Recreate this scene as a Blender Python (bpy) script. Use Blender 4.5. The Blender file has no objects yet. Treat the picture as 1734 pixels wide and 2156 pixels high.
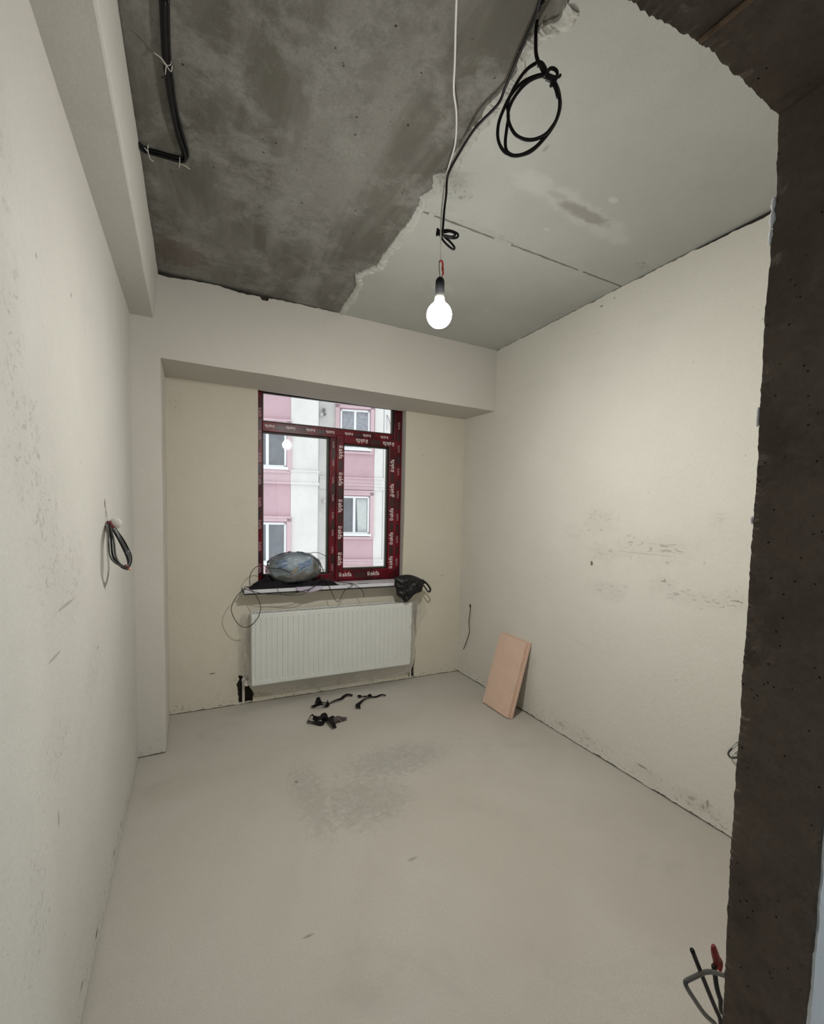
import bpy, bmesh, math, random
from mathutils import Vector, noise

# ------------------------------------------------------------------ camera, world, exposure
scene = bpy.context.scene
COL = scene.collection
IMG_W = 1734.0
FOC = 918.318
cam_data = bpy.data.cameras.new('camera')
cam = bpy.data.objects.new('camera', cam_data)
COL.objects.link(cam)
cam_data.sensor_fit = 'HORIZONTAL'
cam_data.sensor_width = 36.0
cam_data.lens = FOC / IMG_W * 36.0
cam_data.shift_x = (867.0 - 874.16) / IMG_W
cam_data.shift_y = (1137.25 - 1078.0) / IMG_W
cam_data.clip_start = 0.02
cam_data.clip_end = 200
_y, _p, _r = math.radians(27.1218), math.radians(-3.5688), math.radians(1.2339)
_f = Vector((math.sin(_y) * math.cos(_p), math.cos(_y) * math.cos(_p), math.sin(_p)))
_r0 = Vector((math.cos(_y), -math.sin(_y), 0))
_u0 = _r0.cross(_f)
_rr = _r0 * math.cos(_r) + _u0 * math.sin(_r)
_uu = -_r0 * math.sin(_r) + _u0 * math.cos(_r)
from mathutils import Matrix
cam.matrix_world = Matrix(((_rr.x, _uu.x, -_f.x, 0), (_rr.y, _uu.y, -_f.y, 0), (_rr.z, _uu.z, -_f.z, 1.5), (0, 0, 0, 1)))
scene.camera = cam

world = bpy.data.worlds.new('overcast_sky')
scene.world = world
world.use_nodes = True
world.node_tree.nodes['Background'].inputs[0].default_value = (0.93, 0.97, 1.0, 1)   # even overcast daylight
world.node_tree.nodes['Background'].inputs[1].default_value = 1.32
BULB_STRENGTH = 228.0       # emission of the room's bare bulb
ADDED_HALL_BULB_STRENGTH = 120.0   # emission of the unseen bulb added in the hall

scene.view_settings.view_transform = 'Standard'
scene.view_settings.look = 'None'
scene.view_settings.gamma = 1.0
scene.view_settings.exposure = 0.08
scene.view_settings.use_curve_mapping = False

# ------------------------------------------------------------------ room dimensions (metres)
XL, XR = -0.302, 2.246          # left and right wall
YF = 2.985                      # face of the header beam and the column
H = 2.856                       # ceiling
ZLB = 2.582                     # underside of the beam on the left wall
ZHB = 2.366                     # underside of the header over the window bay
XC = -0.157                     # side of the column
YD, YN = 0.42, 0.297            # doorway wall: room face and hall face
XJ = 0.89                       # doorway jamb
def yw(x): return 3.527 - 0.036 * (x + 0.157)       # back wall of the window bay (slightly out of square)
def W(x, d, z): return (x, yw(x) + d, z)

# ------------------------------------------------------------------ helpers
def n1(x, y=0.0, z=0.0): return noise.noise(Vector((x, y, z)))

def tag(o, label=None, cat=None, group=None, kind=None):
    if label: o['label'] = label
    if cat: o['category'] = cat
    if group: o['group'] = group
    if kind: o['kind'] = kind
    return o

def empty(name, loc, label=None, cat=None, group=None, kind=None, rz=0):
    o = bpy.data.objects.new(name, None)
    COL.objects.link(o)
    o.location = loc
    o.rotation_euler = (0, 0, rz)
    o.empty_display_size = 0.05
    return tag(o, label, cat, group, kind)

def wloc(o):
    v = Vector((0, 0, 0))
    while o is not None:
        v += o.location; o = o.parent
    return v

def catmull(pts, n=6, closed=False):
    P = [Vector(p) for p in pts]
    m = len(P)
    if m < 3 and not closed: return P
    out = []
    for i in range(m if closed else m - 1):
        if closed: a, b, c, d = P[i - 1], P[i], P[(i + 1) % m], P[(i + 2) % m]
        else:
            a = P[i - 1] if i > 0 else P[0] * 2 - P[1]
            b, c = P[i], P[i + 1]
            d = P[i + 2] if i + 2 < m else P[m - 1] * 2 - P[m - 2]
        for k in range(n):
            t = k / n
            out.append(0.5 * (2 * b + (c - a) * t + (2 * a - 5 * b + 4 * c - d) * t * t + (3 * b - a - 3 * c + d) * t ** 3))
    if not closed: out.append(P[-1])
    return out

class MB:
    def __init__(s): s.v, s.f = [], []
    def add(s, verts, faces):
        o = len(s.v)
        s.v += [tuple(v) for v in verts]
        s.f += [tuple(i + o for i in f) for f in faces]
        return s
    def box(s, x0, x1, y0, y1, z0, z1, m=None, ch=0.0):
        V = [(x, y, z) for z in (z0, z1) for y in (y0, y1) for x in (x0, x1)]
        if m: V = [m(*v) for v in V]
        return s.add(V, [(0, 2, 3, 1), (4, 5, 7, 6), (0, 1, 5, 4), (2, 6, 7, 3), (0, 4, 6, 2), (1, 3, 7, 5)])
    def grid(s, rows, closed_u=False, flip=False):
        nr, nc = len(rows), len(rows[0])
        V = [p for r in rows for p in r]
        F = []
        for i in range(nr - 1):
            for j in range(nc if closed_u else nc - 1):
                k = (j + 1) % nc
                q = (i * nc + j, i * nc + k, (i + 1) * nc + k, (i + 1) * nc + j)
                F.append(q[::-1] if flip else q)
        return s.add(V, F)
    def tube(s, pts, r, sides=8, n=6, closed=False, spline=True):
        P = catmull(pts, n, closed) if spline else [Vector(p) for p in pts]
        m = len(P)
        rows = []
        up = None
        for i in range(m):
            a = P[i - 1] if (i > 0 or closed) else P[0]
            b = P[(i + 1) % m] if (i < m - 1 or closed) else P[m - 1]
            t = b - a
            if t.length < 1e-9: t = Vector((0, 0, 1))
            t.normalize()
            if up is None:
                up = Vector((0, 0, 1)) if abs(t.z) < 0.9 else Vector((1, 0, 0))
            nn = t.cross(up)
            if nn.length < 1e-6: nn = t.cross(Vector((0.3, 0.8, 0.5)))
            nn.normalize()
            up = nn.cross(t).normalized()
            rad = r(i / max(1, m - 1)) if callable(r) else r
            rows.append([P[i] + nn * (rad * math.cos(2 * math.pi * k / sides)) + up * (rad * math.sin(2 * math.pi * k / sides)) for k in range(sides)])
        if closed: rows.append(rows[0])
        o = len(s.v)
        s.grid(rows, closed_u=True)
        if not closed:
            s.f.append(tuple(o + k for k in range(sides))[::-1])
            s.f.append(tuple(o + (len(rows) - 1) * sides + k for k in range(sides)))
        return s
    def ribbon(s, pts, w, t=0.0012, n=6, tw=None):
        # a flat strap: centre line, width vector per point, thickness
        P = catmull(pts, n)
        rows = []
        m = len(P)
        for i in range(m):
            a, b = P[max(0, i - 1)], P[min(m - 1, i + 1)]
            d = (b - a).normalized()
            ang = tw(i / (m - 1)) if tw else 0.0
            side = d.cross(Vector((0, 0, 1)))
            if side.length < 1e-6: side = Vector((1, 0, 0))
            side.normalize()
            nn = side.cross(d).normalized()
            sv = side * math.cos(ang) + nn * math.sin(ang)
            nv = -side * math.sin(ang) + nn * math.cos(ang)
            hw = w(i / (m - 1)) / 2 if callable(w) else w / 2
            rows.append([P[i] + sv * hw + nv * t / 2, P[i] - sv * hw + nv * t / 2, P[i] - sv * hw - nv * t / 2, P[i] + sv * hw - nv * t / 2])
        o = len(s.v)
        s.grid(rows, closed_u=True)
        s.f.append((o + 3, o + 2, o + 1, o))
        e = o + (m - 1) * 4
        s.f.append((e, e + 1, e + 2, e + 3))
        return s
    def lathe(s, c, prof, sides=24, ax='z'):
        rows = []
        for (r, h) in prof:
            row = []
            for k in range(sides):
                a = 2 * math.pi * k / sides
                if ax == 'z': row.append((c[0] + r * math.cos(a), c[1] + r * math.sin(a), c[2] + h))
                elif ax == 'y': row.append((c[0] + r * math.cos(a), c[1] + h, c[2] + r * math.sin(a)))
                else: row.append((c[0] + h, c[1] + r * math.cos(a), c[2] + r * math.sin(a)))
            rows.append(row)
        return s.grid(rows, closed_u=True)
    def build(s, name, mat, parent=None, smooth=False, origin=None, label=None, cat=None, group=None, kind=None, recalc=True, bevel=0.0):
        if parent is not None: o0 = wloc(parent)
        elif origin == 'base':
            xs = [v[0] for v in s.v]; ys = [v[1] for v in s.v]; zs = [v[2] for v in s.v]
            o0 = Vector(((min(xs) + max(xs)) / 2, (min(ys) + max(ys)) / 2, min(zs)))
        else: o0 = Vector((0, 0, 0))
        me = bpy.data.meshes.new(name)
        me.from_pydata([(v[0] - o0.x, v[1] - o0.y, v[2] - o0.z) for v in s.v], [], s.f)
        if recalc:
            bm = bmesh.new(); bm.from_mesh(me)
            bmesh.ops.recalc_face_normals(bm, faces=bm.faces)
            bm.to_mesh(me); bm.free()
        me.materials.append(mat)
        if smooth:
            for p in me.polygons: p.use_smooth = True
        o = bpy.data.objects.new(name, me)
        COL.objects.link(o)
        if parent is not None: o.parent = parent
        else: o.location = o0
        if bevel:
            b = o.modifiers.new('bevel', 'BEVEL'); b.width = bevel; b.segments = 2; b.limit_method = 'ANGLE'
        return tag(o, label, cat, group, kind)

def ragged(a, b, step, amp, seed, f=22.0, k2=0.7):
    # broken plaster edge from a to b in 2D: perpendicular noise offset
    a, b = Vector(a), Vector(b)
    d = b - a; L = d.length
    n = max(1, int(L / step)); nv = Vector((-d.y, d.x)) / L
    out = []
    for i in range(n):
        p = a + d * (i / n)
        if i: p = p + nv * amp * (n1(i / n * L * f, seed * 3.7) + k2 * n1(i / n * L * f * 4.3, seed * 7.1 + 5))
        out.append((p.x, p.y))
    return out

def blob(cx, cy, rx, ry, n, seed, amp=0.25):
    out = []
    for i in range(n):
        a = 2 * math.pi * i / n
        k = 1 + amp * (n1(math.cos(a) * 1.6 + seed * 5.3, math.sin(a) * 1.6) + 0.6 * n1(math.cos(a) * 6 + seed, math.sin(a) * 6, 3.1))
        out.append((cx + rx * k * math.cos(a), cy + ry * k * math.sin(a)))
    return out

def sheet(name, outer, holes, mp, back, mat, parent=None, kind=None, label=None):
    # a plaster coat: outline with holes, mapped into space, given thickness by the vector back
    bm = bmesh.new()
    edges = []
    for loop in [outer] + holes:
        vs = [bm.verts.new(mp(*p)) for p in loop]
        for i in range(len(vs)): edges.append(bm.edges.new((vs[i], vs[(i + 1) % len(vs)])))
    bmesh.ops.triangle_fill(bm, use_beauty=True, use_dissolve=False, edges=edges)
    ret = bmesh.ops.extrude_face_region(bm, geom=list(bm.faces))
    bmesh.ops.translate(bm, vec=Vector(back), verts=[g for g in ret['geom'] if isinstance(g, bmesh.types.BMVert)])
    bmesh.ops.recalc_face_normals(bm, faces=bm.faces)
    me = bpy.data.meshes.new(name); bm.to_mesh(me); bm.free()
    me.materials.append(mat)
    o = bpy.data.objects.new(name, me); COL.objects.link(o)
    if parent is not None: o.parent = parent
    return tag(o, label, None, None, kind)

def text_mesh(txt, size):
    cu = bpy.data.curves.new('print', 'FONT')
    cu.body = txt; cu.size = size; cu.align_x = 'LEFT'; cu.align_y = 'BOTTOM_BASELINE'
    cu.offset = size * 0.012
    ob = bpy.data.objects.new('print', cu); COL.objects.link(ob)
    dg = bpy.context.evaluated_depsgraph_get()
    me = ob.evaluated_get(dg).to_mesh()
    V = [tuple(v.co) for v in me.vertices]; F = [tuple(p.vertices) for p in me.polygons]
    ob.evaluated_get(dg).to_mesh_clear()
    bpy.data.objects.remove(ob); bpy.data.curves.remove(cu)
    return V, F

# ------------------------------------------------------------------ materials
class NT:
    def __init__(s, name):
        s.m = bpy.data.materials.new(name); s.m.use_nodes = True
        s.t = s.m.node_tree; s.n = s.t.nodes; s.l = s.t.links
        s.b = s.n['Principled BSDF']; s.out = s.n['Material Output']
        s.co = None
    def coord(s):
        if s.co is None: s.co = s.n.new('ShaderNodeTexCoord').outputs['Object']
        return s.co
    def node(s, t, **k):
        n = s.n.new(t)
        for a, v in k.items(): setattr(n, a, v)
        return n
    def noise(s, scale, detail=4, rough=0.55, vec=None, dist=0.0):
        n = s.node('ShaderNodeTexNoise')
        n.inputs['Scale'].default_value = scale; n.inputs['Detail'].default_value = detail
        n.inputs['Roughness'].default_value = rough; n.inputs['Distortion'].default_value = dist
        s.l.new(vec or s.coord(), n.inputs['Vector'])
        return n.outputs['Fac']
    def ramp(s, fac, a, b, v0=0.0, v1=1.0):
        n = s.node('ShaderNodeMapRange'); n.clamp = True
        n.interpolation_type = 'SMOOTHSTEP'
        for i, x in zip((1, 2, 3, 4), (a, b, v0, v1)): n.inputs[i].default_value = x
        s.l.new(fac, n.inputs[0]); return n.outputs[0]
    def math(s, op, a, b=None):
        n = s.node('ShaderNodeMath', operation=op)
        for i, x in enumerate((a, b)):
            if x is None: continue
            if isinstance(x, (int, float)): n.inputs[i].default_value = x
            else: s.l.new(x, n.inputs[i])
        return n.outputs[0]
    def mix(s, fac, a, b):
        n = s.node('ShaderNodeMix', data_type='RGBA')
        for i, x in ((0, fac), (6, a), (7, b)):
            if isinstance(x, (int, float)): n.inputs[i].default_value = x
            elif isinstance(x, tuple): n.inputs[i].default_value = (*x, 1)
            else: s.l.new(x, n.inputs[i])
        return n.outputs[2]
    def stretch(s, k):
        n = s.node('ShaderNodeMapping'); n.inputs['Scale'].default_value = k
        s.l.new(s.coord(), n.inputs['Vector']); return n.outputs[0]
    def spots(s, lst, wa=1.6):
        # marks with a place and shape of their own: (centre, radii, strength)
        wob = s.node('ShaderNodeTexNoise'); wob.inputs['Scale'].default_value = 30; wob.inputs['Detail'].default_value = 3
        s.l.new(s.coord(), wob.inputs['Vector'])
        acc = None
        for (c, r, k) in lst:
            sub = s.node('ShaderNodeVectorMath', operation='SUBTRACT'); s.l.new(s.coord(), sub.inputs[0]); sub.inputs[1].default_value = c
            mul = s.node('ShaderNodeVectorMath', operation='DIVIDE'); s.l.new(sub.outputs[0], mul.inputs[0]); mul.inputs[1].default_value = r
            ln = s.node('ShaderNodeVectorMath', operation='LENGTH'); s.l.new(mul.outputs[0], ln.inputs[0])
            d = s.math('ADD', ln.outputs['Value'], s.math('MULTIPLY', s.math('SUBTRACT', wob.outputs['Fac'], 0.5), wa))
            v = s.ramp(d, 0.45, 1.05, k, 0.0)
            acc = v if acc is None else s.math('MAXIMUM', acc, v)
        return acc
    def bump(s, h, strength, dist=0.01, prev=None):
        n = s.node('ShaderNodeBump'); n.inputs['Strength'].default_value = strength; n.inputs['Distance'].default_value = dist
        s.l.new(h, n.inputs['Height'])
        if prev: s.l.new(prev, n.inputs['Normal'])
        return n.outputs[0]
    def fin(s, col=None, rough=0.9, nrm=None, spec=0.2, metal=0.0):
        if col is not None:
            if isinstance(col, tuple): s.b.inputs['Base Color'].default_value = (*col, 1)
            else: s.l.new(col, s.b.inputs['Base Color'])
        s.b.inputs['Roughness'].default_value = rough
        s.b.inputs['Specular IOR Level'].default_value = spec
        s.b.inputs['Metallic'].default_value = metal
        if nrm is not None: s.l.new(nrm, s.b.inputs['Normal'])
        return s.m

def w_soft(t, w): return t.math('MULTIPLY', w, 0.5)

def plaster(name, c1, c2, marks=None, worn=None, wstretch=(1, 1, 1), pale=None, streak=(1, 1, 1), bump=0.35, specks=0.5, foot=True, mark_col=(0.16, 0.14, 0.11), scuff=0.35):
    t = NT(name)
    big = t.noise(1.3, 5, 0.6)
    col = t.mix(t.ramp(big, 0.35, 0.68), c1, c2)
    mid = t.noise(3.5, 6, 0.65, vec=t.stretch(streak), dist=0.6)
    col = t.mix(t.ramp(mid, 0.55, 0.8, 0.0, scuff), col, tuple(x * 0.80 for x in c1))
    fine = t.noise(140, 2, 0.6)
    col = t.mix(t.ramp(fine, 0.3, 0.75, 0.0, 0.16), col, tuple(x * 0.72 for x in c1))
    # small pits and dirt flecks, gathered in worn areas
    sp = t.noise(34, 3, 0.6)
    area = t.ramp(t.noise(1.7, 3), 0.48, 0.62)
    fl = t.math('MULTIPLY', t.ramp(sp, 0.70, 0.75, 0.0, specks), area)
    if foot:
        sep = t.node('ShaderNodeSeparateXYZ'); t.l.new(t.coord(), sep.inputs[0])
        low = t.ramp(sep.outputs['Z'], 0.0, 0.16, 1.0, 0.0)
        sp2 = t.noise(48, 4, 0.7)
        fl = t.math('MAXIMUM', fl, t.math('MULTIPLY', t.ramp(sp2, 0.56, 0.68, 0.0, 0.75), low))
    col = t.mix(fl, col, mark_col)
    if pale: col = t.mix(t.spots(pale, 0.7), col, tuple(min(0.8, x * 1.16) for x in c2))
    if marks: col = t.mix(t.spots(marks, 0.9), col, mark_col)
    if worn:
        # scraped, pitted patches: fine broken noise inside soft areas
        w = t.spots(worn)
        st = t.stretch(wstretch)
        g = t.math('MAXIMUM', t.ramp(t.noise(38, 6, 0.75, vec=st, dist=0.7), 0.56, 0.66), t.ramp(t.noise(14, 7, 0.75, vec=st, dist=1.0), 0.60, 0.70))
        g = t.math('MULTIPLY', g, w)
        col = t.mix(w_soft(t, w), col, tuple(x * 0.90 for x in c1))
        col = t.mix(g, col, tuple(x * k for x, k in zip(c1, (0.56, 0.53, 0.48))))
        fl = t.math('MAXIMUM', fl, g)
    h = t.noise(9, 6, 0.6)
    n = t.bump(h, bump, 0.012)
    n = t.bump(t.noise(90, 3, 0.6), bump * 0.5, 0.002, n)
    n = t.bump(fl, 0.5, -0.004, n)
    return t.fin(col, 0.88, n, 0.15)

def concrete(name, c1, c2, c3, streak=(1, 1, 1), pores=0.8, bump=0.5, marks=None, mark_col=(0.03, 0.03, 0.03), pscale=26, parea=0.52):
    t = NT(name)
    st = t.stretch(streak)
    a = t.noise(1.6, 7, 0.62, vec=st, dist=0.4)
    col = t.mix(t.ramp(a, 0.36, 0.64), c1, c2)
    b = t.noise(3.6, 9, 0.74, dist=0.15)
    col = t.mix(t.ramp(b, 0.47, 0.62, 0.0, 0.7), col, c3)
    c = t.noise(5.5, 9, 0.78, dist=0.1)
    col = t.mix(t.ramp(c, 0.52, 0.64, 0.0, 0.55), col, tuple(x * 0.55 for x in c1))
    c = t.noise(24, 6, 0.7)
    col = t.mix(t.ramp(c, 0.52, 0.66, 0.0, 0.3), col, tuple(x * 0.6 for x in c1))
    f = t.noise(110, 3, 0.6)
    col = t.mix(t.ramp(f, 0.3, 0.8, 0.0, 0.3), col, tuple(x * 0.55 for x in c1))
    vo = t.node('ShaderNodeTexVoronoi'); vo.inputs['Scale'].default_value = pscale; t.l.new(t.coord(), vo.inputs['Vector'])
    pr = t.math('MULTIPLY', t.ramp(vo.outputs['Distance'], 0.06, 0.13, 1.0, 0.0), t.ramp(t.noise(7, 2), parea, parea + 0.08, 0.0, pores))
    col = t.mix(pr, col, (0.012, 0.011, 0.01))
    if marks: col = t.mix(t.spots(marks), col, mark_col)
    n = t.bump(t.noise(6, 7, 0.65), bump, 0.02)
    n = t.bump(t.noise(70, 4, 0.6), bump * 0.6, 0.003, n)
    n = t.bump(pr, 0.7, -0.006, n)
    return t.fin(col, 0.9, n, 0.15)

def plain(name, col, rough=0.5, spec=0.4, metal=0.0, var=0.0, vscale=20, bump=0.0, bscale=40):
    t = NT(name)
    c = col
    if var: c = t.mix(t.ramp(t.noise(vscale, 4, 0.6), 0.3, 0.7), col, tuple(x * (1 - var) for x in col))
    n = t.bump(t.noise(bscale, 4, 0.6), bump, 0.004) if bump else None
    return t.fin(c, rough, n, spec, metal)

def film_mat(name, white=0.08, tint=(0.9, 0.9, 0.88), gl=0.10, bump=0.6, bs=14):
    t = NT(name)
    tr = t.node('ShaderNodeBsdfTransparent'); tr.inputs[0].default_value = (0.97, 0.97, 0.96, 1)
    df = t.node('ShaderNodeBsdfDiffuse'); df.inputs[0].default_value = (*tint, 1)
    gs = t.node('ShaderNodeBsdfGlossy'); gs.inputs['Roughness'].default_value = 0.12
    nr = t.bump(t.noise(bs, 4, 0.6, dist=1.2), bump, 0.02)
    t.l.new(nr, gs.inputs['Normal'])
    m1 = t.node('ShaderNodeMixShader'); m1.inputs[0].default_value = white
    t.l.new(tr.outputs[0], m1.inputs[1]); t.l.new(df.outputs[0], m1.inputs[2])
    m2 = t.node('ShaderNodeMixShader')
    fr = t.node('ShaderNodeFresnel'); fr.inputs[0].default_value = 1.4; t.l.new(nr, fr.inputs['Normal'])
    t.l.new(t.math('ADD', fr.outputs[0], gl - 0.03), m2.inputs[0])
    t.l.new(m1.outputs[0], m2.inputs[1]); t.l.new(gs.outputs[0], m2.inputs[2])
    t.l.new(m2.outputs[0], t.out.inputs[0])
    return t.m

def glass_mat(name):
    t = NT(name)
    tr = t.node('ShaderNodeBsdfTransparent'); tr.inputs[0].default_value = (0.97, 0.98, 0.98, 1)
    gs = t.node('ShaderNodeBsdfGlossy'); gs.inputs['Roughness'].default_value = 0.02
    fr = t.node('ShaderNodeFresnel'); fr.inputs[0].default_value = 1.45
    m = t.node('ShaderNodeMixShader')
    t.l.new(fr.outputs[0], m.inputs[0]); t.l.new(tr.outputs[0], m.inputs[1]); t.l.new(gs.outputs[0], m.inputs[2])
    t.l.new(m.outputs[0], t.out.inputs[0])
    return t.m

def emit_mat(name, col, strength):
    t = NT(name)
    e = t.node('ShaderNodeEmission'); e.inputs[0].default_value = (*col, 1); e.inputs[1].default_value = strength
    t.l.new(e.outputs[0], t.out.inputs[0]); return t.m

M = {}
M['plaster_left'] = plaster('plaster_left', (0.555, 0.545, 0.505), (0.595, 0.585, 0.545), streak=(1, 1.2, 0.45), wstretch=(1, 1.0, 1.2),
    worn=[((XL, y, z), (1, a, b), k) for (y, z, a, b, k) in (
      (1.09, 1.84, .10, .16, .55), (1.16, 1.62, .12, .18, .55), (1.28, 1.42, .16, .16, .5), (1.50, 1.30, .22, .14, .4), (1.02, 2.0, .10, .14, .35), (1.10, 2.15, .06, .16, .3), (1.75, 0.95, .12, .10, .35), (1.15, 0.62, .10, .16, .4), (1.3, 0.9, .2, .1, .3))],
    marks=[((XL, 2.067, 1.511), (1, 0.016, 0.024), 0.95), ((XL, 2.085, 1.47), (1, 0.007, 0.02), 0.8)] +
    [((XL, y, z), (1, a, b), k) for (y, z, a, b, k) in (
      (1.45, 1.235, .10, .006, .5), (1.33, 1.13, .07, .005, .45), (1.6, 2.1, .010, .008, .6), (1.28, 2.05, .008, .008, .6), (1.32, 0.72, .006, .03, .6), (1.86, 1.0, .02, .008, .5),
      (2.1, 0.06, .035, .010, .95), (1.72, 0.05, .03, .012, .95), (1.5, 0.09, .02, .010, .8), (2.3, 0.05, .03, .010, .8), (1.25, 0.06, .03, .012, .9))])
M['plaster_right'] = plaster('plaster_right', (0.665, 0.65, 0.585), (0.695, 0.68, 0.62), streak=(1, 0.35, 1.4), scuff=0.28, wstretch=(1, 0.45, 1.3),
    worn=[((XR, y, z), (1, a, b), k) for (y, z, a, b, k) in (
      (1.85, 1.28, .14, .07, 1.), (1.45, 1.15, .09, .05, 1.), (1.11, 1.12, .09, .07, 1.), (1.55, 1.33, .30, .09, .8), (1.80, 1.06, .16, .09, .8), (1.3, 1.10, .28, .05, .8), (1.88, 1.47, .14, .10, .8), (2.1, 1.4, .12, .06, .4), (1.2, 1.5, .06, .06, .4),
      (1.50, 0.08, .12, .04, .9), (1.22, 0.08, .12, .05, 1.0), (2.0, 0.08, .25, .06, .8), (2.42, 0.42, .06, .05, .7))],
    marks=[((XR, y, z), (1, a, b), k) for (y, z, a, b, k) in (
      (1.935, 1.205, .014, .020, 1.0), (1.55, 1.30, .24, .0035, .4), (1.5, 1.36, .10, .003, .3), (1.52, 0.10, .04, .008, .95), (1.17, 0.10, .008, .025, .9), (1.19, 0.075, .008, .016, .9), (1.25, 0.08, .02, .008, .85), (1.95, 2.79, .016, .006, .9), (1.86, 2.80, .010, .005, .8))])
M['plaster_back'] = plaster('plaster_back', (0.64, 0.605, 0.51), (0.675, 0.64, 0.55), scuff=0.25, wstretch=(1, 1, 1), worn=[
    (W(0.30, 0, 1.55), (0.05, 1, 0.08), 0.3), (W(-0.1, 0, 2.2), (0.08, 1, 0.15), 0.4), (W(0.34, 0, 0.15), (0.12, 1, 0.2), 0.6)],
    marks=[(W(0.12, 0, 0.27), (0.025, 1, 0.008), 0.8), (W(2.05, 0, 0.93), (0.008, 1, 0.008), 0.8)])
M['plaster_head'] = plaster('plaster_head', (0.60, 0.578, 0.532), (0.63, 0.608, 0.562), foot=True, scuff=0.15, specks=0.25)
M['plaster_hall'] = plaster('plaster_hall', (0.66, 0.68, 0.69), (0.70, 0.72, 0.73), foot=False, scuff=0.1, specks=0.1)
M['concrete_ceiling'] = concrete('concrete_ceiling', (0.235, 0.229, 0.210), (0.125, 0.119, 0.100), (0.29, 0.287, 0.268), streak=(2.8, 0.45, 1), marks=[
    ((-0.05, 2.75, H), (0.20, 0.16, 1), 0.4)], mark_col=(0.12, 0.075, 0.055))
M['substrate'] = concrete('substrate', (0.06, 0.052, 0.045), (0.045, 0.04, 0.035), (0.075, 0.07, 0.06), pores=0.5)
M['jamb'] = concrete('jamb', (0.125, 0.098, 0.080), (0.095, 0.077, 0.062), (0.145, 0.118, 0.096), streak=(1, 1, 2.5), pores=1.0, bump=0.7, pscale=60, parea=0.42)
M['slab'] = plaster('slab', (0.435, 0.445, 0.42), (0.485, 0.495, 0.47), foot=False, scuff=0.3, specks=0.25, bump=0.15, mark_col=(0.29, 0.27, 0.25),
    pale=[((1.26, 1.45, H), (0.13, 0.07, 1), 0.5), ((1.42, 1.46, H), (0.13, 0.075, 1), 0.5), ((1.58, 1.485, H), (0.16, 0.075, 1), 0.5), ((1.75, 1.505, H), (0.13, 0.075, 1), 0.45), ((1.86, 1.53, H), (0.07, 0.05, 1), 0.5), ((1.61, 1.36, H), (0.03, 0.02, 1), 0.7), ((1.50, 1.64, H), (0.02, 0.012, 1), 0.6), ((1.35, 2.35, H), (0.10, 0.07, 1), 0.4), ((1.75, 2.45, H), (0.02, 0.012, 1), 0.8)],
    worn=[((0.99, 1.64, H), (0.09, 0.07, 1), 0.8), ((1.03, 1.74, H), (0.03, 0.025, 1), 0.9), ((2.15, 1.62, H), (0.07, 0.03, 1), 0.9), ((2.2, 2.1, H), (0.05, 0.3, 1), 0.6), ((1.25, 1.80, H), (0.35, 0.03, 1), 0.6)],
    marks=[((1.57, 1.48, H), (0.20, 0.040, 1), 0.75), ((1.62, 1.487, H), (0.10, 0.036, 1), 0.75), ((1.38, 1.455, H), (0.07, 0.022, 1), 0.35), ((1.17, 1.30, H), (0.008, 0.022, 1), 0.7), ((2.05, 2.3, H), (0.012, 0.006, 1), 0.7)])
M['lip'] = plaster('lip', (0.52, 0.52, 0.49), (0.44, 0.44, 0.41), foot=False, scuff=0.5, specks=0.7, bump=0.9)
def floor_mat():
    t = NT('screed')
    col = t.mix(t.ramp(t.noise(0.9, 5, 0.6, dist=0.5), 0.35, 0.65), (0.445, 0.42, 0.37), (0.49, 0.468, 0.425))
    col = t.mix(t.ramp(t.noise(2.6, 6, 0.65, dist=0.8), 0.54, 0.75, 0, 0.35), col, (0.33, 0.315, 0.28))
    col = t.mix(t.ramp(t.noise(160, 2, 0.6), 0.3, 0.8, 0, 0.25), col, (0.30, 0.28, 0.25))
    # the loose sandy patch in the middle of the room
    patch = t.spots([((1.12, 2.32, 0), (0.42, 0.20, 1), 0.8), ((0.80, 2.05, 0), (0.30, 0.25, 1), 0.7), ((0.55, 2.20, 0), (0.12, 0.40, 1), 0.6), ((1.45, 2.35, 0), (0.3, 0.2, 1), 0.35)])
    gr = t.noise(26, 9, 0.8, dist=0.8)
    col = t.mix(t.math('MULTIPLY', patch, t.ramp(gr, 0.44, 0.62)), col, (0.53, 0.515, 0.475))
    col = t.mix(t.math('MULTIPLY', patch, t.ramp(t.noise(30, 9, 0.8, dist=1.0), 0.54, 0.68, 0, 0.6)), col, (0.29, 0.275, 0.25))
    mk = t.spots([((0.84, 1.60, 0), (0.03, 0.012, 1), 0.5), ((0.50, 2.36, 0), (0.01, 0.012, 1), 0.9), ((0.35, 1.45, 0), (0.03, 0.008, 1), 0.7), ((0.06, 1.2, 0), (0.01, 0.01, 1), 0.9)])
    col = t.mix(mk, col, (0.19, 0.175, 0.155))
    n = t.bump(t.noise(5, 5, 0.6), 0.2, 0.01)
    n = t.bump(t.noise(120, 3, 0.6), 0.25, 0.002, n)
    n = t.bump(t.math('MULTIPLY', patch, gr), 1.0, 0.011, n)
    return t.fin(col, 0.8, n, 0.2)
M['floor'] = floor_mat()
M['seam'] = plain('formwork_seam', (0.20, 0.14, 0.10), 0.9, 0.1, var=0.4, vscale=60)

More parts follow.
